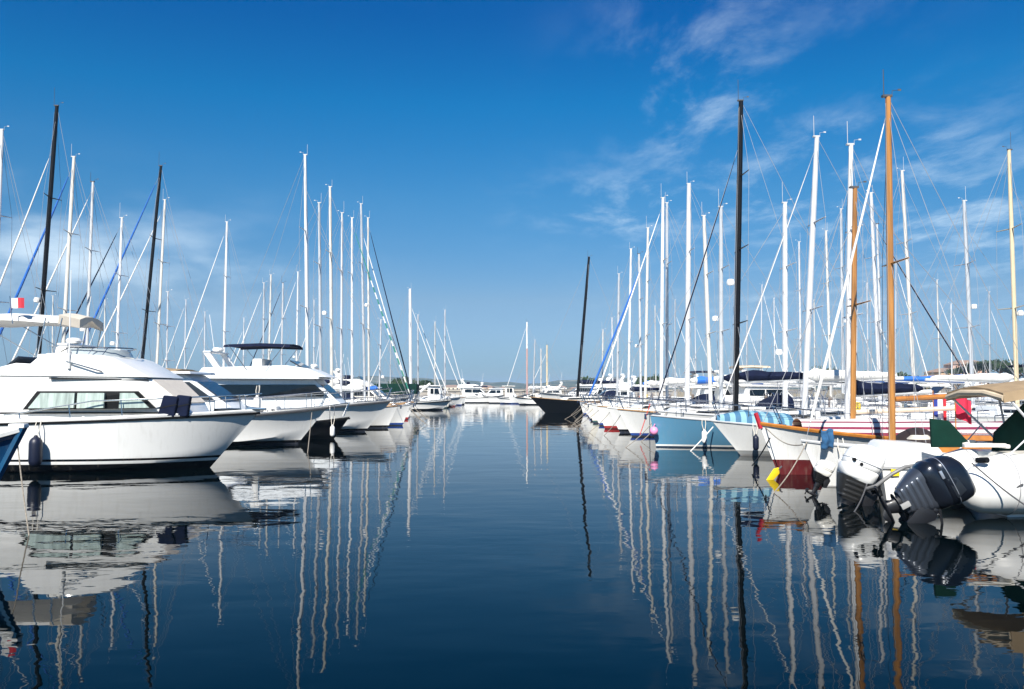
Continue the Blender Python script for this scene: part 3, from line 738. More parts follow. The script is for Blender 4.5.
# ------------------------------------------------------------------ the flybridge cruiser at the left
def white_cruiser():
    rt = root('motor_cruiser', (-12.2, 24.3, 0), 0, 'large white flybridge cruiser with curtained side windows, nearest boat on the left', 'motorboat')
    hm = banded('hull_cruiser', [(-1, (.005, .005, .006)), (.21, HW), (.29, (.006, .006, .007)), (.345, HW)], rough=.22, coat=.5, streak=.16)
    h = Hull(10, 3.5, 1.28, 1.36, 1.60, tw=.9, rake=1.55, dr=.5, kind='chine', p=2.5, srake=.1, flare=.20, n=40, m=14, chw=.24)
    h.mesh().build('hull', hm, rt, ang=28)
    h.deck(.03).build('deck', DECK, rt)
    h.rail(.035, -.06).build('rub_rail', BLACK, rt)
    h.rail(.03, .03, inset=.05).build('toe_rail', WHITE, rt)
    wf = lambda x, z: max(.1, min(1.43, h.hb(x) * .92 - .04) - .10 * (z - 1.4))
    prof = [(-3.9, 1.3), (3.35, 1.45), (3.1, 1.86), (2.35, 2.5), (1.9, 2.56), (-3.9, 2.58)]
    MB().prism(prof, wf).build('cabin', WHITE, rt, bevel=.035, seg=3); cab = LAST[0]
    for sd in (1, -1):
        # dark window surround with curtained panes
        MB().side_panel([(-.95, 1.67), (2.52, 1.70), (2.05, 2.17), (-.60, 2.17)], wf, sd, .010).build('window_frame', BLACK, cab); fr = LAST[0]
        for a, b, c, d_ in ((-.80, .42, -.50, .42), (.50, 1.22, .50, 1.22), (1.62, 2.36, 1.62, 1.97)):
            MB().side_panel([(a, 1.71), (b, 1.72), (d_, 2.12), (c, 2.12)], wf, sd, .018).build('pane', CURT, fr)
        MB().side_panel([(-.3, 2.505), (2.3, 2.455), (2.3, 2.49), (-.3, 2.54)], wf, sd, .02).build('brow_stripe', BLACK, cab)
        MB().side_panel([(-3.8, 1.56), (2.9, 1.56), (2.9, 1.60), (-3.8, 1.60)], wf, sd, .012).build('sill_stripe', BLACK, cab)
        # handrail on the bridge side
        MB().tube([(.15, sd * (wf(.3, 2.9) + .04), 2.97), (.32, sd * (wf(.3, 2.9) + .09), 2.93), (.95, sd * (wf(.8, 2.8) + .09), 2.75), (1.12, sd * (wf(1, 2.8) + .03), 2.70)], .022, 6).build('grab_rail', STEEL, cab)
    MB().slab((3.12, 1.83), (2.33, 2.50), wf(3.1, 1.85) * .96, wf(2.35, 2.5) * .95, .025).build('windscreen_cover', BEIGE if False else mat('cover_canvas', (.66, .60, .52), .85, var=.06, scale=4), cab)
    wg = lambda x, z: 1.36 - .14 * (z - 2.5) - max(0, (x - 1.2)) * .10
    MB().prism([(-3.9, 2.60), (2.38, 2.54), (1.40, 3.06), (1.1, 3.14), (-.4, 3.20), (-.62, 3.12), (-1.05, 2.72), (-3.9, 2.72)], wg).build('flybridge', WHITE, rt, bevel=.035, seg=3); fl = LAST[0]
    v = MB()
    arc = lambda x0, x1, y, z, k: [(x0 + (x1 - x0) * math.sin(PI / 2 * i / 6), y * math.cos(PI / 2 * i / 6), z + k * i / 6) for i in range(7)]
    for sd in (1, -1):
        v.tube([(-.2, sd * 1.15, 3.18)] + [(x, sd * abs(y), z) for x, y, z in arc(.1, 1.35, 1.12, 3.36, .02)], .018, 5)
        for q in (.1, .6, 1.0): v.tube([(q, sd * 1.08, 3.15), (q + .12, sd * 1.0, 3.37)], .012, 5)
    v.build('rail', STEEL, fl)
    sc = MB()
    for sd in (1, -1):
        a = arc(.2, 1.30, 1.08, 3.14, -.02); sc.loft([[(x, sd * y, z), (x - .1, sd * y * .96, z + .2)] for x, y, z in a], False, False)
    sc.build('windscreen', mat('clear_plastic', (.35, .40, .42), .1, var=.05, coat=.4), fl)
    MB().prism([(-.55, 3.15), (-.1, 3.15), (-.2, 3.42), (-.5, 3.40)], lambda x, z: .75).build('seat', WHITEC, fl, bevel=.06)
    MB().box((.75, .35, 3.2), (.4, .5, .34)).build('helm_console', WHITE, fl, bevel=.05)
    # bimini over the bridge
    tp = MB(); rings = []
    for i in range(10):
        x = -4.7 + 4.45 * i / 9
        rings.append([(x, (1.2 - .02 * i) * k, 4.24 + .11 * (1 - k * k) + .03 * math.sin(i * 1.3) - .004 * i + dz) for k, dz in ((1, -.13), (.97, 0), (.5, .02), (0, .02), (-.5, .02), (-.97, 0), (-1, -.13), (-.9, -.14), (0, -.05), (.9, -.14))])
    tp.loft(rings); tp.build('bimini', WHITEC, rt); bi = LAST[0]
    fl_ = MB(); rings = []
    for i in range(6):
        x = -.26 + .42 * i / 5
        rings.append([(x, (1.04 - .07 * i) * k, 4.26 - .02 * i + .10 * (1 - k * k) + dz) for k, dz in ((1, -.24), (.98, 0), (.5, .02), (0, .02), (-.5, .02), (-.98, 0), (-1, -.24), (-.96, -.24), (0, -.08), (.96, -.24))])
    fl_.loft(rings); fl_.build('front_flap', mat('cream_canvas', (.60, .54, .45), .85, var=.06, scale=5), bi)
    for sd in (1, -1):
        fr = MB()
        for a, b in ((-.55, -.75), (-3.2, -3.4), (-.1, -.3)):
            fr.tube([(b, sd * 1.15, 2.75 if b < -1 else 3.1), (a, sd * (1.0 if a > 0 else 1.13), 4.17)], .02, 6)
        fr.tube([(-.75, sd * 1.15, 3.1), (-2.6, sd * 1.15, 4.17)], .016, 6)
        fr.build('bimini_frame', STEEL, bi)
    MB().tube([(.22, -1.32, 2.85), (.22, -1.34, 5.45)], [.022, .010], 6).lathe([(.05, 0), (.05, .15)], (.22, -1.32, 2.78), 8).build('antenna', WHITE, rt)
    gr = MB()
    xs = [-.9, .4, 1.7, 2.9, 3.8, 4.5]
    hz_ = lambda x: .18 + .30 * min(1, max(0, (x + 1.2) / 2.2))
    for sd in (1, -1):
        gr.tube([(x, sd * max(.12, h.hb(x) - .1), h.sh(x) + hz_(x)) for x in [-1.3 + 6.1 * i / 16 for i in range(17)]], .02, 6)
        for x in xs: gr.tube([(x + .05, sd * max(.1, h.hb(x) - .1), h.sh(x)), (x, sd * max(.12, h.hb(x) - .1), h.sh(x) + hz_(x))], .015, 5)
    gr.tube([(4.78, .13, h.sh(4.8) + .48), (5.05, 0, h.sh(5) + .5), (4.78, -.13, h.sh(4.8) + .48)], .02, 6)
    gr.build('guard_rail', STEEL, rt)
    MB().box((4.9, 0, 1.66), (.55, .22, .07)).tube([(4.6, 0, 1.72), (5.2, 0, 1.64)], .03, 6).build('anchor_roller', STEEL, rt, bevel=.01)
    MB().box((4.1, 0, 1.62), (.6, .6, .12)).build('deck_hatch', GLASSB, rt, bevel=.03)
    # small flag on the bimini's after end
    MB().tube([(-1.35, -1.3, 4.0), (-1.45, -1.3, 4.75)], .012, 5).build('flag_staff', STEEL, bi)
    g = MB()
    g.loft([[(-1.40 + .36 * i / 6, -1.3 + .05 * math.sin(i), 4.42), (-1.42 + .36 * i / 6, -1.3 + .05 * math.sin(i + .4), 4.70)] for i in range(7)], False, False)
    g.build('flag', banded('flag_red_white', [(-3, (.7, .7, .7)), (-1.22, (.55, .03, .05))], 'X', rough=.8, coat=0, streak=0, rng=(-3, 3)), bi)
white_cruiser()
def fender(x, y, ztop, ln, rad, m, label, group=None, tilt=0):
    rt = root('fender', (x, y, ztop), 0, label, 'fender', group)
    pr = [(.02, -ln)] + [(rad * math.sin(PI / 2 * min(1, (k / 3))), -ln + rad * (1 - math.cos(PI / 2 * k / 3))) for k in range(1, 4)] + [(rad * math.cos(PI / 2 * k / 4), -rad * 1.1 + rad * 1.1 * math.sin(PI / 2 * k / 4)) for k in range(0, 4)] + [(.03, .04)]
    MB().lathe(pr, (0, 0, 0), 14).build('fender_body', m, rt)
    MB().tube([(-.03, 0, 0), (-.07, .06, .22), (-.05, .12, .42)], .014, 5).tube([(.03, 0, 0), (.07, .06, .24), (.06, .12, .42)], .014, 5).build('lanyard', ROPE, rt)
fender(-12.48, 22.38, .98, .80, .165, BUTYL, 'navy fender hanging against the side of the flybridge cruiser')
def bag(x, y, z, label, yaw):
    rt = root('deck_cushion', (x, y, z), yaw, label, 'cushion', 'navy cushions on the cruiser')
    MB().prism([(-.22, .0), (.24, .0), (.33, .56), (-.06, .60)], lambda x, z: .075).build('cushion', NAVY, rt, bevel=.05, seg=3)
    MB().box((.07, 0, .3), (.46, .165, .03), Matrix.Rotation(R(-12), 3, 'Y')).build('strap', BLACK, rt)
bag(-9.42, 23.20, 1.46, 'navy cushion on the cruiser side deck, the left of two', .1)
bag(-9.08, 23.30, 1.47, 'navy cushion on the cruiser side deck, the right of two nearer the bow', -.15)

# blue boat whose stem comes in at the left edge
def blue_stem():
    rt = root('wooden_boat', (-10.45, 13.5, 0), R(-3), 'blue wooden boat whose raked stem enters at the left edge', 'boat')
    h = Hull(5.5, 1.9, .85, .85, 1.58, tw=.75, rake=.85, dr=.3, kind='round', p=2.3, flare=.5)
    h.mesh().build('hull', hullmat('hull_blue_wood', (.008, .05, .13), (.01, .02, .05)), rt)
    h.deck(.1).build('deck', TEAK, rt)
    h.rail(.05, .0).build('gunwale', WHITE, rt)
    c = h.section(1.0)
    MB().tube([p + Vector((.03, 0, 0)) for p in c[2:]] + [c[-1] + Vector((.05, 0, .04))], .065, 6).build('stem_post', mat('blue_paint', (.005, .06, .14), .35, var=.15, streak=.1), rt)
    MB().box(c[-1] + Vector((-.03, 0, .06)), (.26, .14, .07)).build('stem_cap', WHITE, rt, bevel=.02)
    return rt
blue_stem()
def line(name, pts, r, label, m=ROPE, sag=.15, cat='mooring rope', group=None):
    m = m if m is not ROPE else mat('weathered_rope', (.26, .23, .19), .95, var=.3, scale=30)
    a, b = Vector(pts[0]), Vector(pts[-1])
    q = [a.lerp(b, i / 12) - Vector((0, 0, sag * math.sin(PI * i / 12))) for i in range(13)]
    return tag(MB().tube(q, r, 6).build(name, m), label, cat, group)
line('mooring_rope', [(-7.80, 13.45, 1.45), (-7.30, 13.0, -.05)], .011, 'frayed rope dropping from the blue stem at the left edge into the water', sag=.06)
line('mooring_rope', [(-8.1, 34.5, 1.3), P(306, 463, 28.5) - Vector((0, 0, .15))], .016, 'mooring rope from the white cruiser bow down to the water on the left', sag=.05)
line('mooring_rope', [P(713, 427, 32.0), P(690, 449, 30.8) - Vector((0, 0, .1))], .022, 'white mooring rope slanting across the light blue hull', WHITEC, sag=.02)
line('mooring_rope', [P(650, 404, 39.6), P(640, 430, 37.5) - Vector((0, 0, .2))], .02, 'red mooring rope below the white bows right of the channel', mat('red_rope', (.5, .06, .05), .9), sag=.02)
line('mooring_rope', [P(770, 438, 22), P(752, 462, 23.5) - Vector((0, 0, .1))], .018, 'dark mooring rope left of the red bottomed wooden boat', DKGR, sag=.05)

# ------------------------------------------------------------------ left side
motorboat(-7.5, 34.8, 1, 10.5, 'cabin', 'wk', 'white cabin cruiser with a tan roof cover, second boat on the left', fb=1.12, canopy='t', arch=False, gl=GLASSB, top=1.72, us=(.18, .20, .48, .72), cus=(.27, .45))
motorboat(-6.35, 45.2, 1, 12.2, 'fly', 'wk', 'white motor yacht with a navy canopy over its flybridge', fb=1.22, canopy='n', top=1.55, us=(.18, .20, .68, .82), cus=(.30, .58), fus=(.18, .74))
motorboat(-7.35, 38.6, 1, 6.2, 'open', 'bk', 'low black hulled launch squeezed between two white boats on the left', fb=.72, B=2.3)
fender(-10.1, 33.75, 1.95, .62, .15, WHITE, 'white fender on the foredeck of the cruiser with the tan cover')
fender(-8.0, 38.02, .62, .5, .11, WHITE, 'white fender beside the black launch on the left')

GL_ = 'sailing boats left of the channel'
LF = [ # px base, px top, y top, depth, bow x, furl, cover, hood, hull, mast, words
 (308, 305, 155, 49.2, -6.6, None, 'n', 'n', 'wk', 'w', 'sailboat with the tallest white mast on the left side', .095),
 (321, 319, 203, 52.9, -6.3, None, 'b', None, 'wb', 'w', 'sailboat whose white mast stands just right of the tallest left one', .085),
 (332, 330, 187, 56.5, -6.6, None, 'n', 'n', 'wn', 'w', 'sailboat with the thick white mast and tall aerial behind the navy canopy yacht', .10),
 (341, 342, 213, 60.0, -7.0, None, 'w', None, 'wb', 'w', 'sailboat with a slim white mast left of the green striped furled sail', .075),
 (352, 352, 218, 63.5, -7.3, 'gd', 'n', 'b', 'wr', 'w', 'sailboat with a green and white spiral furled sail', .085),
 (365, 361, 204, 67.2, -7.8, 'w', 'w', None, 'wk', 'w', 'sailboat with a white mast and white furled sail slanting right to the bow', .095),
 (369, 368, 218, 70.8, -8.1, 'n', 'n', 'n', 'wb', 'w', 'sailboat with a dark furled sail slanting down right on the left row', .09),
 (379, 381, 320, 74.6, -8.8, None, 'b', None, 'iv', 'w', 'small sailboat with a short mast at the right end of the left cluster', .06),
 (411, 410, 289, 98.0, -7.6, 'w', 'w', None, 'wb', 'w', 'sailboat with a thick cream mast behind the green awning', .19),
 (418, 418, 315, 103.0, -7.4, 'w', None, None, 'iv', 'w', 'sailboat with a slim mast close right of the thick cream mast', .09),
 (435, 435, 322, 121.5, -6.8, 'w', 'w', None, 'wb', 'w', 'far sailboat with a slim mast left of the last tall mast on the left', .08),
 (445, 445, 310, 128.0, -6.9, 'w', 'n', None, 'wk', 'w', 'far sailboat with the last tall mast on the left side', .10),
]
for pb, pt, yt, d, xb, fu, co, ho, hu, ma, wd, r_ in LF:
    far = d > 90
    sailboat(pb, pt, yt, d, xb, 1, hu, ma, fu, co, ho, wd, GL_, r=r_, mx=.46, fb=1.05 if d < 80 else .95, wire=.012 if not far else .018, detail=0 if d > 110 else 1)
LS = [
 (-8, 2, 130, 37.2, 'w', 'w', 'n', 'sailboat whose white mast top shows at the left edge', .09),
 (35, 57, 106, 41.0, 'k', 'w', 'n', 'sailboat with the tallest black mast raked at far left', .11),
 (60, 74, 157, 44.6, 'w', 'b', 'b', 'sailboat with a thick white mast right of the tall black one', .10),
 (85, 93, 182, 48.0, 'g', 'w', 'w', 'sailboat with a grey mast over the flybridge cruiser', .085),
 (115, 122, 218, 51.4, 'w', 'n', 'n', 'sailboat with a white mast between the grey mast and the second black mast', .085),
 (138, 161, 166, 55.0, 'k', 'b', 'b', 'sailboat with a black mast and blue furled sail behind the cruiser bow', .11),
 (155, 165, 200, 58.6, 'w', 'w', 'n', 'sailboat with a white mast close right of the second black mast', .09),
 (166, 168, 292, 62.4, 'w', None, 'w', 'small sailboat with a low white mast above the tan cover', .06),
 (223, 227, 222, 69.5, 'w', 'w', 'n', 'sailboat with a lone white mast and white furled sail slanting left', .10),
 (263, 264, 283, 78.2, 'w', 'w', 'b', 'sailboat with the left one of the twin masts over the navy canopy', .08),
 (268, 271, 275, 82.0, 'w', None, 'n', 'sailboat with the right one of the twin masts over the navy canopy', .085),
 (281, 283, 283, 86.2, 'g', 'n', 'w', 'sailboat with a greyish mast between the twin masts and the tallest one', .08),
 (296, 298, 272, 92.4, 'w', 'w', 'n', 'sailboat with a white mast close left of the tallest left mast', .09),
]
for pb, pt, yt, d, ma, fu, co, wd, r_ in LS:
    Xm = P(pb, 395, d).x; mx = .52
    Lb = max(7.5, (abs(Xm) - 19.1) / (1 - mx)); 
    sailboat(pb, pt, yt, d, Xm - mx * Lb, -1, random.choice(('wb', 'wk', 'wn', 'iv')), ma, fu, co, None, wd, GL_, r=r_, mx=mx, B=min(3.3, .16 * Lb + 1.4), fb=1.05, wire=.013, kindname='sailing_boat')
# motor boats in the middle of the left row
motorboat(-9.2, 78.8, 1, 9, 'fly', 'wb', 'white flybridge boat right of the left mast cluster', arch=True)
motorboat(-9.6, 83.2, 1, 8, 'cabin', 'wk', 'white cabin boat with a white awning before the thick cream mast', canopy='w')
motorboat(-10.0, 87.4, 1, 9, 'express', 'wr', 'low white sports cruiser half hidden before the green awning', canopy='n')
def awning_boat():
    rt, h = motorboat(-6.6, 93.2, 1, 9.5, 'open', 'wk', 'low white boat under a dark green awning at the end of the left row', fb=.8, B=3.0)
    aw = MB().prism([(-4.0, 1.75), (1.0, 1.75), (1.1, 2.75), (.9, 2.88), (-4.0, 2.88)], lambda x, z: 1.35 - .08 * (z - 1.7)); aw.build('awning', GREEN, rt, bevel=.1, seg=3)
    MB().tube([(2.4, 0, 2.9), (1.2, 0, 1.9), (.6, 0, .9)], .15, 7).build('rolled_sail', WHITEC, rt)
    fr = MB()
    for x in (-3.8, -1.4, .9):
        for sd in (1, -1): fr.tube([(x, sd * 1.25, .7), (x, sd * 1.28, 1.85)], .03, 5)
    fr.build('awning_frame', STEEL, rt)
awning_boat()
motorboat(-6.7, 112.5, 1, 7.5, 'wheelhouse', 'wr', 'small white boat with a tall wheelhouse at the far end of the left row', fb=1.0, arch=False, gl=GLASS)
motorboat(-23, 32.8, -1, 8, 'fly', 'wb', 'white motor boat with round domes behind the left flybridge cruiser', B=3)
motorboat(-21.5, 66, -1, 8, 'fly', 'wk', 'white motor boat with a radar arch behind the tan covered cruiser', B=2.8)
motorboat(-21.5, 73.8, -1, 8.5, 'cabin', 'wb', 'white cabin boat hidden behind the navy canopy yacht', B=3)

# ------------------------------------------------------------------ centre and far end
sailboat(577, 589, 257, 82, 1.75, -1, 'bk', 'k', None, 'n', 'n', 'black hulled sailboat with a leaning black mast jutting into the channel', 'sailing boats right of the channel', r=.14, mx=.40, fb=1.25, wire=.014, boom=True, hullkw=dict(rake=1.6))
motorboat(-1.6, 154, 1, 9.5, 'fly', 'wk', 'white flybridge boat standing above the far quay left of the reddish mast', fb=1.2, rails=False)
motorboat(2.0, 154.5, -1, 9, 'cabin', 'wb', 'long white cabin boat before the far quay right of the reddish mast', fb=1.2, rails=False)
motorboat(-11.2, 154, -1, 7.5, 'cabin', 'wk', 'white cabin boat at the far quay behind the wheelhouse boat', fb=1.1, rails=False)
motorboat(-1.4, 146, 1, 7, 'open', 'wk', 'small open white boat at the left end of the far quay', fb=1.0, canopy='n', rails=False)
motorboat(-6.6, 150, -1, 6.5, 'cabin', 'wb', 'small white cabin boat before the far quay, right of the wheelhouse boat', arch=False, rails=False, B=2.6)
motorboat(2.6, 142, 1, 6.5, 'wheelhouse', 'wk', 'white boat with dark side windows in the middle of the far quay', fb=1.1, arch=False, gl=GLASS)
motorboat(-2.4, 137, -1, 5.0, 'open', 'wb', 'tiny white open boat farthest out before the quay', fb=.8, rails=False, B=2)
motorboat(.4, 127, -1, 6.5, 'express', 'wk', 'small white sports cruiser left of the black hulled sailboat', fb=.9, gl=GLASS)
motorboat(3.6, 118, -1, 13, 'fly', 'wk', 'large white motor yacht behind the black hulled sailboat', fb=1.4)
motorboat(6.0, 110, -1, 10.5, 'cabin', 'wb', 'white cabin boat behind the stern of the black hulled sailboat', canopy='w')
for pb, pt, yt, d, ma, xb, wd, r_ in (
 (527, 527, 322, 152, 'c', -1.5, 'far sailboat with a white mast that is reddish below, centre of the channel end', .15),
 (533, 535, 340, 136, 'w', -.5, 'far sailboat with the left of three short masts beside the reddish mast', .09),
 (541, 541, 349, 132, 'w', .8, 'far sailboat with the middle of three short masts beside the reddish mast', .09),
 (547, 547, 345, 156, 'c', 2.5, 'far sailboat with a thick cream mast and white stay at the channel end', .16)):
    bt, _h = sailboat(pb, pt, yt, d, xb, -1, 'wb', ma, 'w' if ma == 'c' else None, 'w', None, wd, 'sailing boats at the far end of the channel', r=r_, mx=.45, B=2.6, fb=.95, wire=.02, detail=0)
    if pb == 527:
        for c in bt.children:
            if c.name.startswith('mast'): c.data.materials.clear(); c.data.materials.append(banded('mast_red_below', [(-1, (.50, .30, .26)), (9.6, (.8, .8, .78))], rng=(-1, 19)))

# ------------------------------------------------------------------ right side
GR_ = 'sailing boats right of the channel'
RF = [
 (785, 785, 203, 36.8, 6.3, None, 'w', None, 'wn', 'w', 'sailboat whose white mast stands midway between the black mast and the leaning white one', .11, .44),
 (721, 721, 207, 40.4, 5.0, None, 'n', 'n', 'wb', 'w', 'sailboat with a plain white mast just left of the tall black mast', .10, .44),
 (711, 704, 216, 44.2, 4.95, None, 'w', None, 'wk', 'w', 'sailboat with a white mast leaning left beside the plain one', .10, .44),
 (687, 689, 184, 48.4, 4.85, None, 'wb', 'w', 'wr', 'w', 'sailboat with a thick white mast and a blue banded sail cover', .15, .44),
 (661, 663, 198, 52.6, 4.9, 'w', 'w', None, 'wb', 'w', 'sailboat with the left one of two tall masts standing together', .11, .46),
 (667, 667, 203, 56.8, 5.0, None, 'n', 'n', 'iv', 'w', 'sailboat with the right one of two tall masts standing together', .10, .46),
 (645, 648, 228, 61.2, 5.2, 'b', 'w', None, 'wk', 'w', 'sailboat with a bright blue furled sail slanting down to the left', .10, .46),
 (641, 639, 254, 65.3, 5.4, None, 'b', None, 'wb', 'g', 'sailboat with a slim greyish mast behind the blue furled sail', .085, .46),
 (628, 631, 249, 69.6, 5.7, None, 'n', None, 'wn', 'w', 'sailboat with a white mast crossing the blue furled sail', .10, .46),
 (617, 619, 274, 75.4, 6.0, None, 'w', None, 'wb', 'w', 'sailboat with the leftmost tall mast of the right row', .10, .46),
 (602, 603, 330, 92.0, 6.2, None, 'n', None, 'iv', 'w', 'small sailboat with a low mast left of the blue furled sail', .07, .46),
 (613, 612, 318, 98.5, 6.6, None, 'w', None, 'wb', 'w', 'small sailboat with a short mast behind the foot of the blue furled sail', .08, .46),
]
WBAND = banded('cover_white_blue', [(-10, (.70, .69, .66)), (-1.9, (.02, .14, .52)), (.1, (.70, .69, .66))], 'X', rough=.8, coat=0, streak=0, rng=(-10, 5))
CANV['wb'] = WBAND
for pb, pt, yt, d, xb, fu, co, ho, hu, ma, wd, r_, mx in RF:
    sailboat(pb, pt, yt, d, xb, -1, hu, ma, fu, co, ho, wd, GR_, r=r_, mx=mx, fb=1.05 if d < 60 else .98, wire=.012 if d < 80 else .018)
RS = [
 (1017, 1009, 150, 39.6, 'c', None, 'w', 'sailboat with a tall cream mast at the right edge', .10),
 (973, 964, 201, 44.2, 'w', None, 'b', 'sailboat with a white mast and dark spreaders left of the cream mast', .10),
 (915, 902, 171, 48.8, 'w', None, 'b', 'sailboat with a white mast leaning left beside the taller wooden mast', .10),
 (880, 871, 193, 53.2, 'w', None, 'n', 'sailboat with a thick white mast between the two wooden masts, the taller one', .12),
 (882, 877, 224, 57.6, 'g', 'n', 'w', 'sailboat with a thin greyish mast between the two wooden masts, the lower one', .08),
 (843, 841, 209, 62.0, 'w', None, 'n', 'sailboat with a white mast close left of the shorter wooden mast', .10),
 (831, 826, 231, 66.2, 'w', None, 'w', 'sailboat with a white mast and radar left of the shorter wooden mast', .10),
 (801, 799, 242, 70.6, 'w', None, 'b', 'sailboat with a slim white mast right of the midway mast', .08),
]
for pb, pt, yt, d, ma, fu, co, wd, r_ in RS:
    Xm = P(pb, 395, d).x; mx = .50
    Lb = max(8.5, min(14, (Xm - 17.9) / (1 - mx)))
    sailboat(pb, pt, yt, d, Xm + mx * Lb, 1, random.choice(('wb', 'wk', 'wn', 'iv')), ma, fu, co, random.choice((None, 'n', 'w')), wd, GR_, r=r_, mx=mx, B=min(3.6, .16 * Lb + 1.6), fb=1.1, wire=.013)
# motor yachts across the right pontoon and beyond it
for xb, d, dr_, L_, sty, hu, ca, wd in (
 (28.0, 75.5, 1, 10, 'fly', 'wk', 'c', 'white motor yacht with a beige canopy right of the tall black mast'),
 (28.6, 80.4, 1, 10.5, 'express', 'wb', 'w', 'white sports boat with a white canopy across the right pontoon'),
 (29.5, 85.6, 1, 11.5, 'fly', 'wk', None, 'white motor yacht with bare flybridge behind the midway mast'),
 (28.0, 91.0, 1, 10, 'cabin', 'wr', 'w', 'white cabin boat with a white awning across the right pontoon'),
 (30.0, 97.0, 1, 12, 'fly', 'wn', 'n', 'white motor yacht with a striped hull and navy canopy on the right'),
 (28.0, 103.0, 1, 10, 'express', 'wk', 'n', 'far white sports boat across the right pontoon'),
 (36.5, 62.0, -1, 10, 'fly', 'wk', None, 'white flybridge boat behind the two wooden masts'),
 (35.5, 67.0, -1, 9, 'cabin', 'wb', 'w', 'white cabin boat with a white awning right of the taller wooden mast'),
 (37.0, 72.5, -1, 11, 'fly', 'iv', 'n', 'ivory motor yacht in the third row behind the wooden masts'),
 (34.5, 78.5, -1, 10, 'express', 'wk', 'w', 'low white sports boat in the third row on the right'),
 (32.5, 55.5, -1, 9, 'fly', 'wb', 'c', 'white motor yacht with a beige canopy left of the headland houses'),
 (33.5, 49.5, -1, 9, 'cabin', 'wk', 'c', 'white cabin boat with a cream roof left of the tan bimini'),
 (6.6, 104.5, -1, 9, 'fly', 'wb', None, 'white flybridge boat beyond the small right sailboats'),
 (6.2, 86.8, -1, 8, 'cabin', 'wk', 'w', 'white cabin boat just right of the leaning black mast')):
    motorboat(xb, d, dr_, L_, sty, hu, wd, canopy=ca)
# tiny masts far behind
for pb, pt, yt, d, sgn, wd in (
 (104, 105, 300, 96, -1, 'far sailboat with a thin mast between the grey and the white mast at left'), (184, 186, 300, 100, -1, 'far sailboat with a thin mast right of the tan cover'),
 (243, 244, 318, 118, -1, 'far sailboat with a thin mast left of the twin masts'),
 (675, 675, 300, 112, 1, 'far sailboat with a thin mast right of the pair of tall masts'), (656, 655, 306, 118, 1, 'far sailboat with a thin mast left of the pair of tall masts'),
 (760, 762, 285, 112, 1, 'far sailboat with a thin mast right of the tall black mast'), (775, 774, 298, 118, 1, 'far sailboat with a thin mast left of the midway mast'),
 (895, 896, 262, 84, 1, 'far sailboat with a thin mast close right of the taller wooden mast'), (940, 937, 280, 88, 1, 'far sailboat with a thin mast left of the headland houses'),
 (868, 867, 283, 90, 1, 'far sailboat with a thin mast between the wooden masts'),
 (696, 695, 322, 124, 1, 'far sailboat with a low thin mast just right of the thick white mast'), (746, 747, 316, 124, 1, 'far sailboat with a low thin mast close right of the tall black mast'),
 (815, 814, 300, 104, 1, 'far sailboat with a thin mast right of the leaning white mast'), (856, 857, 310, 116, 1, 'far sailboat with a low thin mast right beside the shorter wooden mast'),
 (952, 951, 304, 98, 1, 'far sailboat with a low thin mast left of the dark pines'), (990, 989, 292, 94, 1, 'far sailboat with a thin mast between the two masts before the pines'),
 (52, 53, 296, 92, -1, 'far sailboat with a thin mast just right of the tallest black mast'), (204, 205, 312, 108, -1, 'far sailboat with a low thin mast left of the lone white mast'),
 (314, 314, 300, 112, -1, 'far sailboat with a thin mast just right of the tallest left mast'), (390, 391, 334, 126, -1, 'far sailboat with a low thin mast left of the thick mast by the green awning')):
    Xm = P(pb, 395, d).x
    sailboat(pb, pt, yt, d, Xm + sgn * 4, sgn, 'wb', 'w', 'w', 'w', None, wd, 'far sailing boats behind the pontoons', r=.07, mx=.45, fb=1.0, wire=.016, detail=0, spreaders=1)

# light blue yacht with the tall black mast
HULLS['wk2'] = hullmat('hull_white_plain', HW, (.25, .26, .26), (.2, .2, .2))
sailboat(735, 741, 101, 33.0, 5.35, -1, 'bl', 'k', 'n', 'n', None, 'light blue hulled yacht carrying the tallest black mast on the right', GR_, r=.115, furlr=.5, mx=.33, B=3.0, fb=1.0, hullkw=dict(rake=.25, tw=.8), wire=.012, spreaders=3)
tag(MB().ellipsoid(P(654, 431, 32.7), (.16, .16, .17), 16, 12).tube([P(654, 431, 32.7) + Vector((0, 0, .2)), P(655, 424, 32.9)], .02, 5).build('round_buoy', PINK), 'pink ball fender at the left end of the light blue hull', 'fender')
# white sloop with striped foredeck cover
rt, h = sailboat(803, 817, 137, 28.8, 6.75, -1, 'wk2', 'w', 'w', 'w', None, 'white sloop with a blue striped foredeck cover and a leaning mast', GR_, r=.10, furlr=.32, mx=.345, B=2.8, fb=.95, hullkw=dict(rake=1.1))
cv = MB(); rings = []
for i in range(9):
    x = h.L / 2 - .15 - 2.3 * i / 8; w = h.hb(x) * .96 + .02; z = h.sh(x)
    rings.append([(x, w * math.cos(a), z + .04 + (.16 + .26 * min(1, i / 3)) * math.sin(a) ** .7 if 0 < a < PI else z + .02) for a in [PI * k / 10 for k in range(11)]])
cv.loft(rings, False, False)
cv.build('foredeck_cover', banded('cover_blue_stripes', [(0, (.10, .27, .38))] + [(2.0 + .16 * i, ((.20, .38, .46) if i % 2 else (.04, .14, .25))) for i in range(16)], 'X', rough=.8, coat=0, streak=.1, rng=(0, 6)), rt)
# white masted small sloop behind the wooden boats
sailboat(846, 851, 145, 25.4, 7.75, -1, 'wb', 'w', None, 'n', None, 'small white sloop with a tall white mast left of the shorter wooden mast', GR_, r=.085, mx=.33, B=2.2, fb=.9)
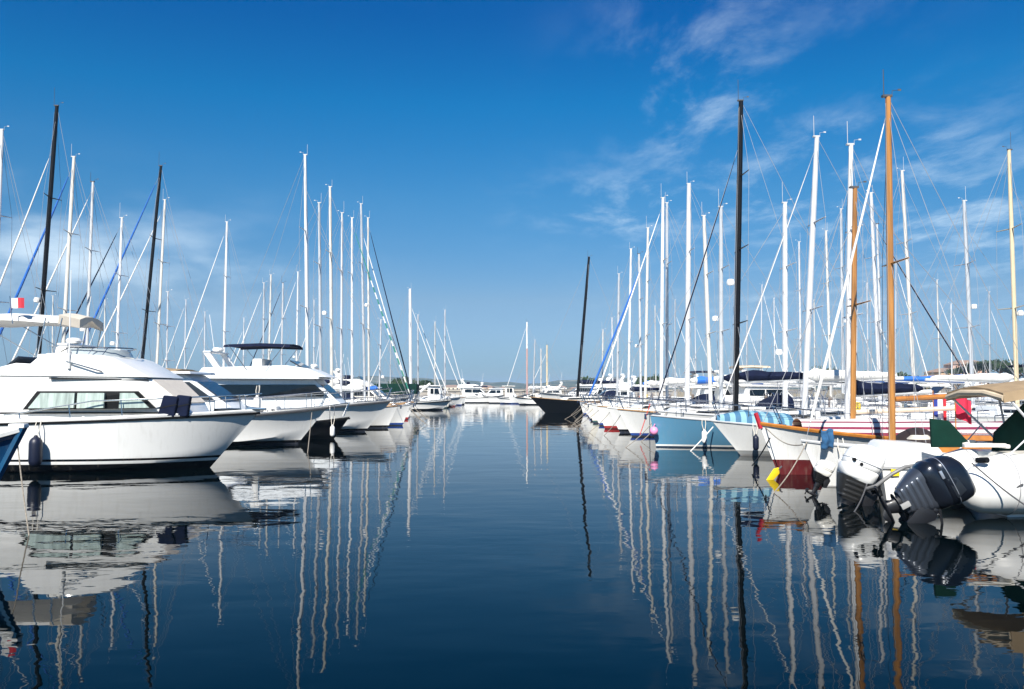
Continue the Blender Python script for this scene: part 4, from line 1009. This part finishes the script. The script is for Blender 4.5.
# wooden boat: red bottom, varnished rail, red and white striped cover
HULLS['rd'] = banded('hull_red_bottom', [(-1, (.10, .014, .016)), (.38, HW)], rough=.3, streak=.25)
rt, h = sailboat(852, 855, 188, 22.3, 6.45, -1, 'rd', 'o', None, None, None, 'wooden boat with red bottom, varnished rail and striped red and white cover', GR_, r=.075, mx=.30, B=2.3, fb=.98, wood=True, cabin=False, spreaders=1, hullkw=dict(rake=.55, zb=1.32, zs=.9, zm=.88, flare=2.4), detail=0, boomz=1.62, boommat=mat('pale_spar', (.66, .55, .42), .4, var=.1))
cv = MB(); rings = []
for i in range(12):
    u = i / 11; x = h.L / 2 - 1.0 - (h.L - 1.6) * u; w = h.hb(x) * .84; z = h.sh(x) + .05; hh = .20 + .26 * min(1, u * 3)
    rings.append([(x, w * math.cos(a) * 1.0, z + hh * max(0, math.sin(a)) ** .8 + .02 * math.sin(i * 2.1 + a)) for a in [PI * k / 12 for k in range(13)]])
cv.loft(rings, False, False)
cv.build('deck_cover', banded('cover_red_stripes', [(-1, (.17, .012, .04)), (1.12, (.55, .50, .49)), (1.20, (.18, .014, .05)), (1.26, (.58, .53, .52)), (1.35, (.18, .014, .05)), (1.385, (.60, .56, .54))], rough=.8, coat=0, streak=.1), rt)
c = h.section(1.0)
MB().tube([c[-1] + Vector((-.05, 0, -.12)), c[-1] + Vector((.08, 0, .28))], .06, 6).build('stem_head', REDC, rt)
# wooden masted boat in front of it
HULLS['wp'] = banded('hull_white_scuffed', [(-1, (.30, .30, .30)), (.02, HW)], rough=.3, streak=.2)
rt, h = sailboat(891, 888, 97, 19.5, 6.6, -1, 'wp', 'o', 'w', None, None, 'white boat with the tallest wooden mast and a varnished coachroof', GR_, r=.082, mx=.335, B=2.1, fb=.86, spreaders=1, wood=False, cabin=False, hullkw=dict(rake=.55, zb=1.04), detail=0, wire=.010, furlr=.75)
wf = lambda x, z: .62
MB().prism([(-2.8, .78), (.45, .8), (.3, 1.06), (-.4, 1.20), (-2.8, 1.18)], wf).build('coachroof', VARN, rt, bevel=.04)
cb = LAST[0]
for sd in (1, -1): MB().side_panel([(-1.9, .97), (-.4, .97), (-.5, 1.08), (-1.9, 1.08)], wf, sd).build('window', GLASS, cb)
hd = MB(); hd.loft([[(.95 - .9 * i / 7, .6 * math.cos(a), .85 + (.08 + .42 * math.sin(PI * (i + .6) / 9)) * max(0, math.sin(a)) ** .7) for a in [PI * k / 10 for k in range(11)]] for i in range(8)], False, False)
hd.build('sprayhood', mat('dark_canvas', (.02, .012, .012), .8), rt)
def towel():
    rt = root('towel', P(826, 434, 19.15), R(8), 'blue towel draped over the bow of the wooden masted boat', 'towel')
    t = MB(); t.loft([[(-.14 + .28 * i / 8, -.05 + .03 * math.sin(i * 1.4) + .02 * math.sin(j * 1.1), .1 - .42 * j / 8 - .03 * math.sin(i * .8)) for j in range(9)] for i in range(9)], False, False)
    o = t.build('cloth', mat('blue_cloth', (.02, .09, .20), .9, var=.3, scale=12), rt)
    s = o.modifiers.new('thick', 'SOLIDIFY'); s.thickness = .012
towel()
def yellow_float():
    p = P(772, 473, 21.0); rt = root('rudder_blade', (p.x - .05, p.y, .02), R(20), 'yellow plastic blade tilted over the water by the red bottom', 'rudder')
    MB().prism([(-.12, -.2), (.10, -.2), (.22, .45), (.05, .62), (-.10, .45)], lambda x, z: .035).build('blade', YEL, rt, bevel=.015)
    MB().tube([(.08, 0, .5), (.16, 0, .75)], .04, 8).build('stock', DKGR, rt)
    rt.rotation_euler = (0, R(38), R(20)); rt.scale = (.6,) * 3
yellow_float()

# ------------------------------------------------------------------ outboards and the two inflatables on the right
LASTOB = [None]
HULLS['sc'] = hullmat('hull_white_dinghy', HW, (.3, .3, .29), (.25, .25, .24), .0, .03)
def rrect(w, d, n=16, e=3.2):
    out_ = []
    for k in range(n):
        a = 2 * PI * k / n; c, s_ = math.cos(a), math.sin(a)
        out_.append((w * (abs(c) ** (2 / e)) * (1 if c > 0 else -1), d * (abs(s_) ** (2 / e)) * (1 if s_ > 0 else -1)))
    return out_
def outboard(loc, yaw, tilt, scale, label, cowl, mid, leg, roll=0, deep=1.0, leglen=1.0):
    """engine hangs from the transom; +x is aft, the leg points down before it is tilted"""
    rt = root('outboard_motor', loc, 0, label, 'outboard motor')
    rt.scale = (scale,) * 3
    rt.rotation_euler = Matrix.Rotation(yaw, 3, 'Z').to_4x4().to_euler()
    rt.rotation_euler = (Matrix.Rotation(yaw, 3, 'Z') @ Matrix.Rotation(-tilt, 3, 'Y') @ Matrix.Rotation(roll, 3, 'Z')).to_euler()
    def stack(rows, e=3.0, n=20): return MB().loft([[(cx_ + x, y, z) for x, y in rrect(w * deep, d_, n, e)] for cx_, w, d_, z in rows])
    stack([(.13, .33, .235, .42), (.14, .40, .27, .47), (.15, .43, .285, .60), (.14, .43, .285, .66), (.14, .415, .275, .685)], 3.6).build('lower_cowling', cowl, rt, ang=50)
    stack([(.14, .40, .268, .68), (.13, .43, .292, .70), (.12, .435, .297, .80), (.10, .425, .29, .93), (.07, .385, .265, 1.05), (.03, .31, .215, 1.13), (.0, .19, .13, 1.175), (-.01, .05, .04, 1.185)], 3.2).build('cowling', cowl, rt, ang=60); cw = LAST[0]
    MB().tube([(.115 + x, y, .80) for x, y in rrect(.438 * deep, .299, 32, 3.2)] + [(.115 + .438 * deep, 0, .80)], .008, 5).build('trim_line', mat('silver_trim', (.45, .48, .54), .25, metal=.6), cw)
    stack([(.12, .20, .10, -.02), (.14, .27, .14, .12), (.15, .33, .19, .28), (.15, .38, .24, .44)], 4.5).build('midsection', mid, rt, ang=40); ms = LAST[0]
    for k in range(4):
        z = .02 + .095 * k; q = .215 + .034 * k; y_ = .115 + .03 * k
        stack([(.13, q, y_, z), (.135, q + .018, y_ + .012, z + .016), (.14, q + .028, y_ + .017, z + .05), (.145, q + .02, y_ + .012, z + .068)], 4.5).build('rib', mid, ms, ang=30)
    stack([(.14, .10, .045, -.62), (.12, .12, .055, -.40), (.10, .145, .08, -.16), (.10, .17, .10, -.02)], 2.0).build('leg', leg, rt, ang=50)
    MB().loft([[(.06 + x, y, z) for x, y in rrect(.26, .13, 16, 2.4)] for z in (-.20, -.185)]).build('cavitation_plate', leg, rt, ang=30)
    MB().lathe([(.005, -.30), (.05, -.22), (.075, -.05), (.075, .12), (.06, .22), (.045, .26)], (.12, 0, -.64), 12, Matrix.Rotation(R(90), 3, 'Y')).build('gearcase', leg, rt)
    MB().loft([[(.02 + x, y, z) for x, y in rrect(w_, .016, 8, 2)] for w_, z in ((.13, -.70), (.10, -.80), (.05, -.90))]).build('skeg', leg, rt)
    pr = MB().lathe([(.05, .25), (.055, .30), (.03, .42)], (.12, 0, -.64), 10, Matrix.Rotation(R(90), 3, 'Y'))
    for k in range(3):
        a = 2 * PI * k / 3; u_ = Vector((0, math.cos(a), math.sin(a))); v_2 = Vector((0, -math.sin(a), math.cos(a)))
        c0_ = Vector((.46, 0, -.64))
        row = [[c0_ + u_ * q + v_2 * (w_ * s_) + Vector((s_ * .05 + t__, 0, 0)) for s_, t__ in ((-1, .0), (1, .0), (1, .012), (-1, .012))] for q, w_ in ((.05, .04), (.11, .085), (.16, .075), (.19, .03))]
        pr.loft(row)
    pr.build('propeller', mat('propeller_black', (.03, .03, .03), .3, metal=.5), rt)
    br = MB()
    for sd in (1, -1):
        br.prism([(-.30, -.10), (-.16, -.14), (-.06, .10), (-.05, .46), (-.18, .48), (-.34, .30)], lambda x, z: .02)
        br.v[-12:] = [(x, y + sd * .15, z) for x, y, z in br.v[-12:]]
    br.tube([(-.2, -.18, .38), (-.2, .18, .38)], .04, 8).tube([(-.24, 0, -.05), (.02, 0, .2)], .035, 8)
    br.build('clamp_bracket', leg, rt, bevel=.008)
    for c in rt.children:
        if c.name.split('.')[0] in ('leg', 'gearcase', 'skeg', 'propeller', 'cavitation_plate'):
            c.scale.z = leglen; c.location.z = -.02 + .02 * leglen
    LASTOB[0] = rt
    return rt
GUN = mat('gunmetal_paint', (.013, .016, .024), .24, metal=.45, coat=.5, var=.06, scale=5)
GUN2 = mat('gunmetal_satin', (.07, .08, .10), .32, metal=.5, coat=.3, var=.08)

def inflatable(xs, d, L, rad, zc, B, label, tubem, dirn=1, zrise=.35, yaw=0):
    rt = root('inflatable_boat', (xs, d, 0), yaw, label, 'inflatable boat')
    tb = MB()
    side = lambda sd: [(0, sd * (B / 2 - rad), zc), (L * .35, sd * (B / 2 - rad), zc), (L * .62, sd * (B / 2 - rad) * .96, zc + zrise * .2), (L * .82, sd * (B / 2 - rad) * .7, zc + zrise * .55), (L * .95, sd * (B / 2 - rad) * .28, zc + zrise * .9), (L * .97, 0, zc + zrise)]
    for sd in (1, -1):
        p = side(sd); cone = [(-.70, p[0][1], zc - rad * .50), (-.66, p[0][1], zc - rad * .47), (-.55, p[0][1], zc - rad * .38), (-.36, p[0][1], zc - rad * .22), (-.16, p[0][1], zc - rad * .08)]
        tb.tube(cone + p, [rad * .10, rad * .36, rad * .62, rad * .82, rad * .95] + [rad] * 5 + [rad * .95], 24)
    tb.build('tube', tubem, rt, ang=60); o = LAST[0]
    for sd in (1, -1):
        y = sd * (B / 2 - rad)
        for x in (.02, L * .3):
            sm = MB(); sm.tube([(x, y + (rad + .006) * math.cos(a), zc + (rad + .006) * math.sin(a)) for a in [2 * PI * k / 24 for k in range(25)]], .009, 4)
            sm.build('seam', mat('seam_grey', (.30, .30, .31), .6), o)
        MB().tube([(x, y + sd * (rad + .012), zc - .02 - .05 * math.sin(PI * (x * 1.25 % 1))) for x in [.1 + L * .6 * i / 24 for i in range(25)]], .014, 5).build('grab_rope', mat('dark_rope', (.10, .10, .11), .8), o)
    hl = MB().prism([(.06, zc - rad - .25), (L * .7, zc - rad - .25), (L * .95, zc + zrise * .7), (L * .9, zc - .05), (.02, zc - .12)], lambda x, z: B / 2 - rad * (.9 if x < L * .8 else 1.6)); hl.build('hull', GEL[2], rt, bevel=.04)
    MB().box((.06, 0, zc + .02), (.07, B - 2 * rad + .02, .75)).build('transom', GEL[0], rt, bevel=.015)
    return rt
# nearest: with the tilted grey engine, green dodgers and tan bimini
def bimini_boat():
    xs, d = 8.55, 15.6
    B, rad, zc = 2.35, .52, .56
    rt = inflatable(xs, d, 5.8, rad, zc, B, 'white inflatable with green canvas dodgers and a tan bimini at the right edge', mat('tube_white', (.72, .72, .70), .42, var=.04, streak=.12, scale=2))
    # cockpit coaming with cream rail
    MB().prism([(.85, .85), (3.6, .9), (3.6, 1.12), (.9, 1.08)], lambda x, z: .66).build('coaming', GEL[1], rt, bevel=.05)
    MB().box((.55, -.45, 1.22), (.75, .10, .07)).box((.55, .55, 1.22), (.75, .10, .07)).box((.95, 0, 1.20), (.10, .95, .07)).build('cockpit_rail', IVORY, rt, bevel=.02)
    for nm, pts, y in (('dodger', [(.08, 1.12), (.95, 1.12), (.72, 1.28), (.42, 1.62), (.10, 1.66)], .55), ('dodger', [(1.0, 1.06), (1.72, 1.06), (1.74, 2.05), (1.60, 1.95), (1.05, 1.42)], .10)):
        q = MB().prism(pts, lambda x, z: .03); q.v = [(x, yy + y + .035 * math.sin(x * 9 + z * 4), z) for x, yy, z in q.v]
        q.build(nm, GREEN, rt, bevel=.01)
    rings = []; bm_ = MB()
    for i in range(11):
        u = i / 10; x = .62 + 2.5 * u; zz = 2.14 + .12 * math.sin(PI * min(1, u * 1.1)) + .01 * math.sin(i * 2)
        rings.append([(x, .98 * k, zz + .10 * (1 - k * k) + dz) for k, dz in ((1, -.16), (.97, 0), (.5, .01), (0, .02), (-.5, .01), (-.97, 0), (-1, -.16), (-.94, -.16), (0, -.05), (.94, -.16))])
    bm_.loft(rings); bm_.build('bimini', TAN, rt); b = LAST[0]
    MB().tube([(.64, -.95, 2.06), (.60, -.4, 2.15), (.60, .4, 2.15), (.64, .95, 2.06)], .055, 8).build('rolled_edge', BEIGE, b)
    for sd in (1, -1):
        fr = MB()
        fr.tube([(1.72, sd * .78, 1.0), (.72, sd * .95, 2.05)], .022, 7).tube([(1.72, sd * .78, 1.0), (1.62, sd * .96, 2.16)], .022, 7).tube([(1.72, sd * .78, 1.0), (2.95, sd * .95, 2.08)], .022, 7).tube([(.75, sd * .8, 1.05), (1.25, sd * .88, 1.55)], .014, 6)
        fr.build('bimini_frame', ALU, b)
    MB().box((1.9, .1, 1.25), (.3, .4, .4)).build('console', GEL[0], rt, bevel=.06)
    MB().tube([(1.62, .1 + .17 * math.cos(a), 1.55 + .17 * math.sin(a)) for a in [2 * PI * k / 16 for k in range(17)]], .014, 6).build('steering_wheel', BLACK, rt)
    MB().tube([(.25, -.75, .98), (.32, -.95, 1.0)], .05, 8).build('cleat', BLACK, rt)
    for c in rt.children:
        if c.name.split('.')[0] not in ('tube', 'hull', 'transom'): c.location.x = -.72
bimini_boat()
line('tilt_cable', [(8.6, 14.40, .62), (7.98, 14.72, .42)], .018, 'dark cable sagging along the side of the bimini inflatable', DKGR, sag=.08, cat='cable')
outboard((6.58, 14.35, .22), PI, R(63), 1.0, 'large gunmetal grey outboard tilted up out of the water', GUN, GUN2, mat('leg_black', (.008, .008, .010), .45, coat=.15), deep=.98, leglen=.42)
G_ = LASTOB[0]
MB().box((.30, .283, .70), (.14, .03, .05)).build('catch', MATS['silver_trim'], G_, bevel=.008)
MB().prism([(-.16, .76), (.20, .74), (.16, .90), (-.10, .95)], lambda x, z: .293).build('side_panel', mat('panel_dark', (.012, .014, .018), .35, coat=.4), G_, bevel=.006)
MB().tube([(-.10, .14, .50), (-.42, .20, .36), (-.62, .30, .10), (-.82, .34, -.12)], .022, 7).build('control_hose', BLACK, G_)
MB().tube([(-.30, .10, .42), (-.22, .10, -.10)], .035, 8).tube([(-.22, .10, -.10), (-.18, .10, -.30)], .018, 8).build('tilt_ram', STEEL, G_)
MB().box((.10, .17, -.03), (.09, .05, .16)).build('anode', mat('zinc', (.30, .30, .29), .6), G_, bevel=.01)
# second inflatable, white, further back
second, h2 = motorboat(7.25 + 5.4, 17.6, 1, 5.4, 'open', 'sc', 'plain low white boat behind the grey outboard', B=1.9, fb=.86, name='motor_dinghy', rails=False)
for c in list(second.children):
    if c.name.split('.')[0] in ('console', 'windscreen'): bpy.data.objects.remove(c)
MB().box((-2.45, -h2.hb(-2.45) - .005, .62), (.16, .03, .2)).build('warning_sticker', YEL, second)
MB().prism([(-2.6, .74), (-1.2, .74), (-1.5, 1.12), (-2.3, 1.16)], lambda x, z: .66).build('engine_well', GEL[0], second, bevel=.1, seg=3)
MB().tube([(-2.68, -.5, .5), (-2.95, -.3, .35), (-3.0, .1, .52), (-2.7, .3, .72)], .02, 6).build('fuel_hose', BLACK, second)
MB().box((-2.74, .0, .28), (.10, 1.3, .5)).build('engine_bracket', DKGR, second, bevel=.02)
outboard((6.56, 16.45, .06), PI, R(22), .95, 'white cowled outboard standing to the left of the grey one', GEL[0], mat('leg_dark', (.02, .02, .02), .4), MATS['leg_black'], deep=.86, leglen=.5)
for dx_, dz_ in ((.52, .78), (.36, .74)):
    MB().tube([(dx_ - .12, .22, dz_), (dx_ - .12, .297, dz_)], .035, 12).build('vent_hole', BLACK, LASTOB[0])
outboard((6.45, 17.9, .25), PI, R(25), .42, 'small white and black outboard low beside the wooden masted bow', GEL[1], BLACK, MATS['leg_black'])
tag(MB().tube([P(866, 489, 16.2), P(876, 486, 16.0), P(892, 474, 15.9), P(905, 467, 15.9), P(918, 465, 16.0)], .035, 10).build('tiller', mat('tiller_grey', (.16, .16, .16), .5)), 'grey curved tiller arm between the white and the grey outboard', 'tiller')
# flags and small colour accents among the right hand boats
def flag(px, py, d, hgt, w, cols, label, axis='X'):
    p = P(px, py, d); rt = root('ensign', p, R(15), label, 'flag')
    MB().tube([(0, 0, -hgt), (0, 0, .15)], .014, 6).build('staff', VARN, rt)
    f = MB(); f.loft([[(w * i / 8 * .8, .05 * math.sin(i * 1.1), -.06 * i / 8 * 3 - hgt * .55 * j / 4 + .1) for j in range(5)] for i in range(9)], False, False)
    f.build('cloth', banded('flag_' + label[:6].replace(' ', '_'), [(-1, cols[0]), (w * .26, cols[1]), (w * .53, cols[2])], 'X', rough=.85, coat=0, streak=0, rng=(-1, 1)), rt)
flag(933, 396, 22.5, 1.1, .55, ((.02, .04, .25), (.75, .75, .75), (.55, .02, .03)), 'blue white and red flag hanging left of the green dodger')
flag(955, 398, 20.0, 1.0, .6, ((.6, .02, .06), (.6, .02, .06), (.6, .02, .06)), 'plain red flag hanging under the tan bimini')

# more of the harbour clutter on the right: ropes, a coil, fenders between the bows
fender(7.2, 31.95, .70, .50, .10, WHITE, 'white fender hanging on the light blue hull', None)
fender(8.0, 28.02, .72, .50, .10, BUTYL, 'navy fender hanging on the sloop with the striped foredeck cover', None)
fender(7.35, 19.02, .70, .46, .10, WHITE, 'white fender hanging between the two white outboards and the wooden masted bow', None)
line('stern_rope', [(7.0, 16.6, .75), (6.1, 15.4, -.05)], .014, 'dark stern rope from the white cowled engine down into the water', DKGR, sag=.12, cat='rope')
line('stern_rope', [(7.9, 14.7, .95), (8.9, 13.6, -.05)], .013, 'thin dark rope from the bimini inflatable down into the water', DKGR, sag=.1, cat='rope')
line('bow_rope', [(6.7, 19.4, 1.02), (5.5, 18.2, -.05)], .013, 'grey rope from the wooden masted bow to the water beside the towel', ROPE, sag=.1, cat='rope')
line('bow_rope', [(6.6, 22.3, 1.25), (6.95, 19.75, 1.0)], .014, 'slack rope linking the red tipped bow to the white wooden masted bow', ROPE, sag=.25, cat='rope')
co = MB(); co.tube([((.22 - .02 * (k // 16)) * math.cos(2 * PI * k / 16), (.22 - .02 * (k // 16)) * math.sin(2 * PI * k / 16), .02 + .018 * (k / 16)) for k in range(66)], .016, 5)
o_ = co.build('rope_coil', ROPE); o_.location = (8.3, 17.4, 1.18); tag(o_, 'coil of pale rope lying on the low white boat behind the grey outboard', 'rope')
